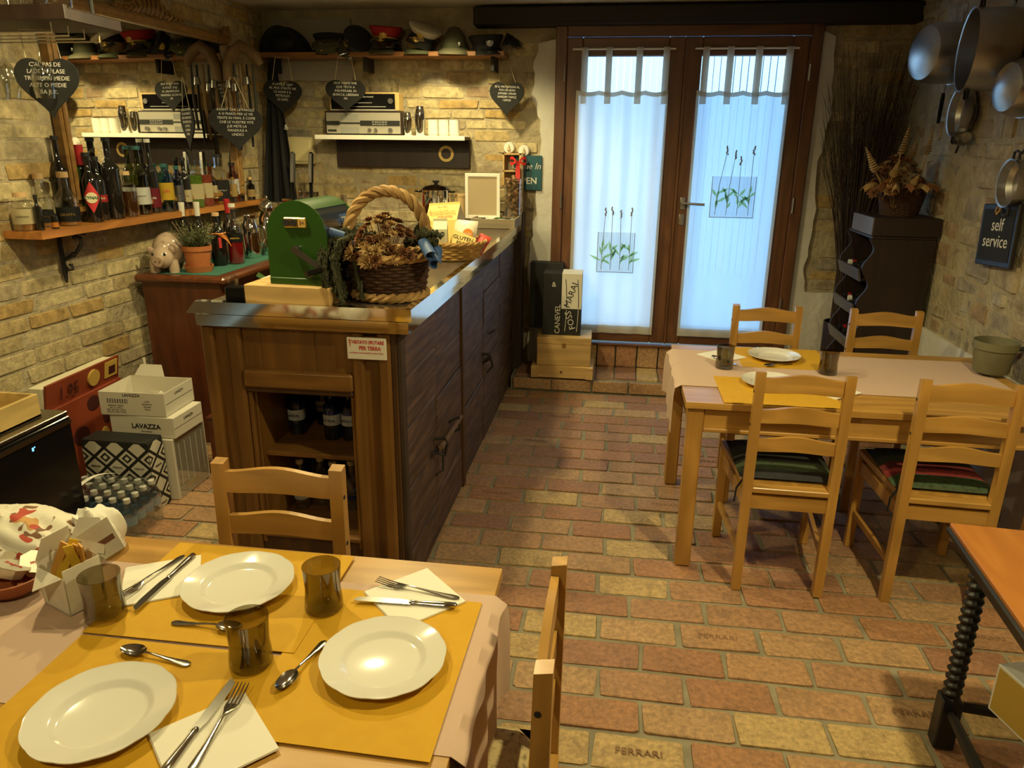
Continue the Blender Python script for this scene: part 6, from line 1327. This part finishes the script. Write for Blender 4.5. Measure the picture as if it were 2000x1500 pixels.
# ------------------------------------------------------------------ pans on the right wall
def pan(name, label, loc, prof, rot, mat='aluminium', extra=None, group='pans hung on the stone wall'):
    """lathe vessel, axis along local z, opening at +z"""
    t = thing(name, label, 'pan', loc, 0, group, rot); MB().lathe(prof, 36, cap=False).out('vessel', mat, t, True)
    if extra: extra(t)
    return t
def vessel(r, h, th=.003, flare=1.0, rnd=.03, rim=.004): return [(0, 0), (r-rnd, 0), (r-rnd*.3, rnd*.3), (r, rnd), (r*flare, h), (r*flare+rim, h), (r*flare+rim, h+.003), (r*flare-th, h), (r-th, rnd+th), (r-rnd, th), (0, th)]
HANG = lambda x: None
def loops(r, z, m='black_gloss'):
    def f(t):
        for s in (-1, 1): MB().tube([(s*r*.99, -.028, z), (s*(r+.03), -.026, z), (s*(r+.036), 0, z), (s*(r+.03), .026, z), (s*r*.99, .028, z)], .006, 6).out('handle', m, t, True)
    return f
def longh(r, z, L, m='black_gloss'):
    def f(t): MB().cyl((r*.98, 0, z), (r+.05, 0, z), .006, n=8).out('handle_shank', 'aluminium', t, True); MB().tube([(r+.045, 0, z), (r+.07, 0, z), (r+L, 0, z)], [.008, .011, .009], 8).out('handle', m, t, True)
    return f
# axis pointing into the room (-x): rotation about y by -90 puts local +z at -x; base at the wall means opening faces the room
OUT = (0, R(-90), 0); IN = (0, R(90), 0)
pan('saucepan', 'aluminium saucepan hung with its rounded base toward the room', (1.545, 4.50, 2.165), vessel(.150, .19, rnd=.06), (0, R(90), R(14)), extra=longh(.150, .17, .20))
pan('stock_pot', 'large aluminium pot hung on its side with open mouth to the room', (1.775, 4.00, 2.125), vessel(.180, .19), (0, R(-90), R(-9)), extra=loops(.180, .16))
pan('frying_pan', 'small shallow aluminium pan hanging below the saucepan', (1.780, 4.36, 1.865), vessel(.118, .06, rnd=.02), (0, R(-90), R(-4)), extra=loops(.118, .045))
pan('colander', 'rounded aluminium pan hanging behind the copper pan', (1.65, 3.76, 1.945), vessel(.125, .11, rnd=.08), (0, R(90), R(8)))
pan('copper_pan', 'terracotta coloured round pan at the right edge of the picture', (1.735, 3.42, 1.99), vessel(.155, .06, rnd=.02), (0, R(-90), R(0)), 'pot_clay')
pan('skillet', 'small dented aluminium pan hanging above the chalkboard', (1.772, 3.66, 1.540), vessel(.102, .06, rnd=.02), (0, R(-90), R(-2)), extra=loops(.102, .045, 'iron'))
ld = thing('ladle', 'dark metal ladle hanging on the stone wall', 'ladle', (1.765, 4.24, 1.90)); MB().tube([(0, 0, 0), (.005, .0, -.06), (.0, .02, -.12)], .007, 6).out('handle', 'iron', ld, True); MB().lathe([(0, -.03), (.03, -.024), (.046, 0), (.044, 0), (.028, -.021), (0, -.026)], 20, (-.02, .04, -.165), (R(40), R(-30), 0), cap=False).out('bowl', 'steel_dark', ld, True); MB().tube([(-.02, .07, -.19), (-.01, .12, -.235)], .006, 6).out('tip', 'iron', ld, True)
for y, z in ((4.50, 2.335), (4.00, 2.345), (4.36, 2.02), (3.66, 1.685)): 
    tag(MB().tube([(1.80, y, z), (1.755, y, z+.005), (1.745, y, z-.02)], .005, 6).out('iron_hook', 'iron', None, True), 'iron wall hook above the '+{4.50: 'saucepan', 4.00: 'large pot', 4.36: 'small shallow pan', 3.66: 'dented pan'}[y], 'hook')
cbd = thing('chalkboard', 'small framed chalkboard reading self service on the right wall', 'sign', (1.755, 3.735, 1.305), 0, None, (0, R(-4), R(-90)))
MB().bb((-.165, -.010, -.142), (.165, .010, .142), .004).out('frame', 'black_paint', cbd); MB().bb((-.143, -.0125, -.118), (.143, -.009, .118)).out('slate', 'slate', cbd)
text('self\nservice', .082, 'chalk', cbd, (.004, -.013, .008), XZ, .0006, spacing=.9); MB().tube([(-.012, -.012, .138), (-.02, -.02, .11), (0, -.022, .095), (.015, -.02, .11), (.01, -.012, .138)], .005, 6).out('rope_loop', 'rope', cbd, True)
pm('green_bucket', (.16, .15, .085), .5, col2=(.12, .115, .065), nscale=10)
bk_ = thing('metal_bucket', 'grey green metal bucket fixed low on the right wall', 'bucket', (1.665, 3.365, .752)); MB().lathe([(0, 0), (.066, 0), (.070, .005), (.082, .105), (.089, .107), (.089, .140), (.084, .140), (.078, .10), (.062, .008), (0, .006)], 32, cap=False).out('body', 'green_bucket', bk_, True); MB().tube([(.06, 0, .10), (.125, 0, .11)], .010, 6).out('wall_bracket', 'iron', bk_, True)

# ------------------------------------------------------------------ side table at the right edge with barley twist legs
sd = thing('side_table', 'side table with orange brown top and black barley twist legs', 'table', (1.385, 1.465, 0), R(-4.5))
MB().bb((-.45, -.47, .665), (.34, .51, .680), .003).out('top', 'orangetop', sd); MB().bb((-.456, -.476, .645), (.346, .516, .667), .006).out('top_edge', 'black_paint', sd); MB().bb((-.455, -.476, .672), (-.449, .516, .679)).out('pale_line', 'chalk', sd) if 0 else None
def twist(x, y):
    b = MB(); n = 12; rows = 110; ring = []
    for k in range(rows+1):
        z = .17+.41*k/rows; L = []
        for i in range(n):
            a = 2*math.pi*i/n; r = .0225+.0042*math.cos(a*1-k/rows*2*math.pi*15); L.append(b.b.verts.new((x+r*math.cos(a), y+r*math.sin(a), z)))
        ring.append(L)
    for k in range(rows):
        for i in range(n): b.b.faces.new((ring[k][i], ring[k][(i+1) % n], ring[k+1][(i+1) % n], ring[k+1][i]))
    b.box((x, y, .085), (.056, .056, .17), None, .004).box((x, y, .615), (.052, .052, .07), None, .004).out('twisted_leg', 'black_paint', sd, False)
for x in (-.385, .31):
    for y in (-.40, .42): twist(x, y)
MB().tube([(-.385, .42, .14), (-.2, .42, .14), (.31, .42, .14)], [.014, .018, .014], 8).out('stretcher', 'black_paint', sd, True); MB().tube([(-.385, .42, .13), (-.385, 0, .13), (-.385, -.40, .13)], [.013, .022, .013], 8).out('stretcher', 'black_paint', sd, True); MB().tube([(.31, .42, .13), (.31, 0, .13), (.31, -.40, .13)], [.013, .022, .013], 8).out('stretcher', 'black_paint', sd, True)
for sx in (-.40, .325): MB().bb((sx-.01, -.40, .58), (sx+.01, .42, .645)).out('apron', 'black_paint', sd)
pm('box_mustard', (.42, .28, .05), .6); pm('box_white', (.62, .62, .60), .6)
mb_ = thing('storage_box', 'white and mustard cardboard box under the side table', 'box', (1.335, 1.73, .20), R(16)); MB().bb((-.20, -.175, 0), (.20, .175, .15), .003).out('box', 'box_white', mb_); MB().bb((-.202, -.165, .010), (-.1985, .165, .142)).out('mustard_panel', 'box_mustard', mb_); text('PANETTONE', .028, 'lab_cream', mb_, (-.2032, -.06, .06), (R(90), 0, R(-90)), .0004)
tag(MB().bb((-.15, -.15, 0), (.15, .09, .199), .003).out('plain_carton', 'box_white', None, loc=(1.335, 1.70, 0), rot=(0, 0, R(10))), 'plain carton below the mustard box under the side table', 'carton')
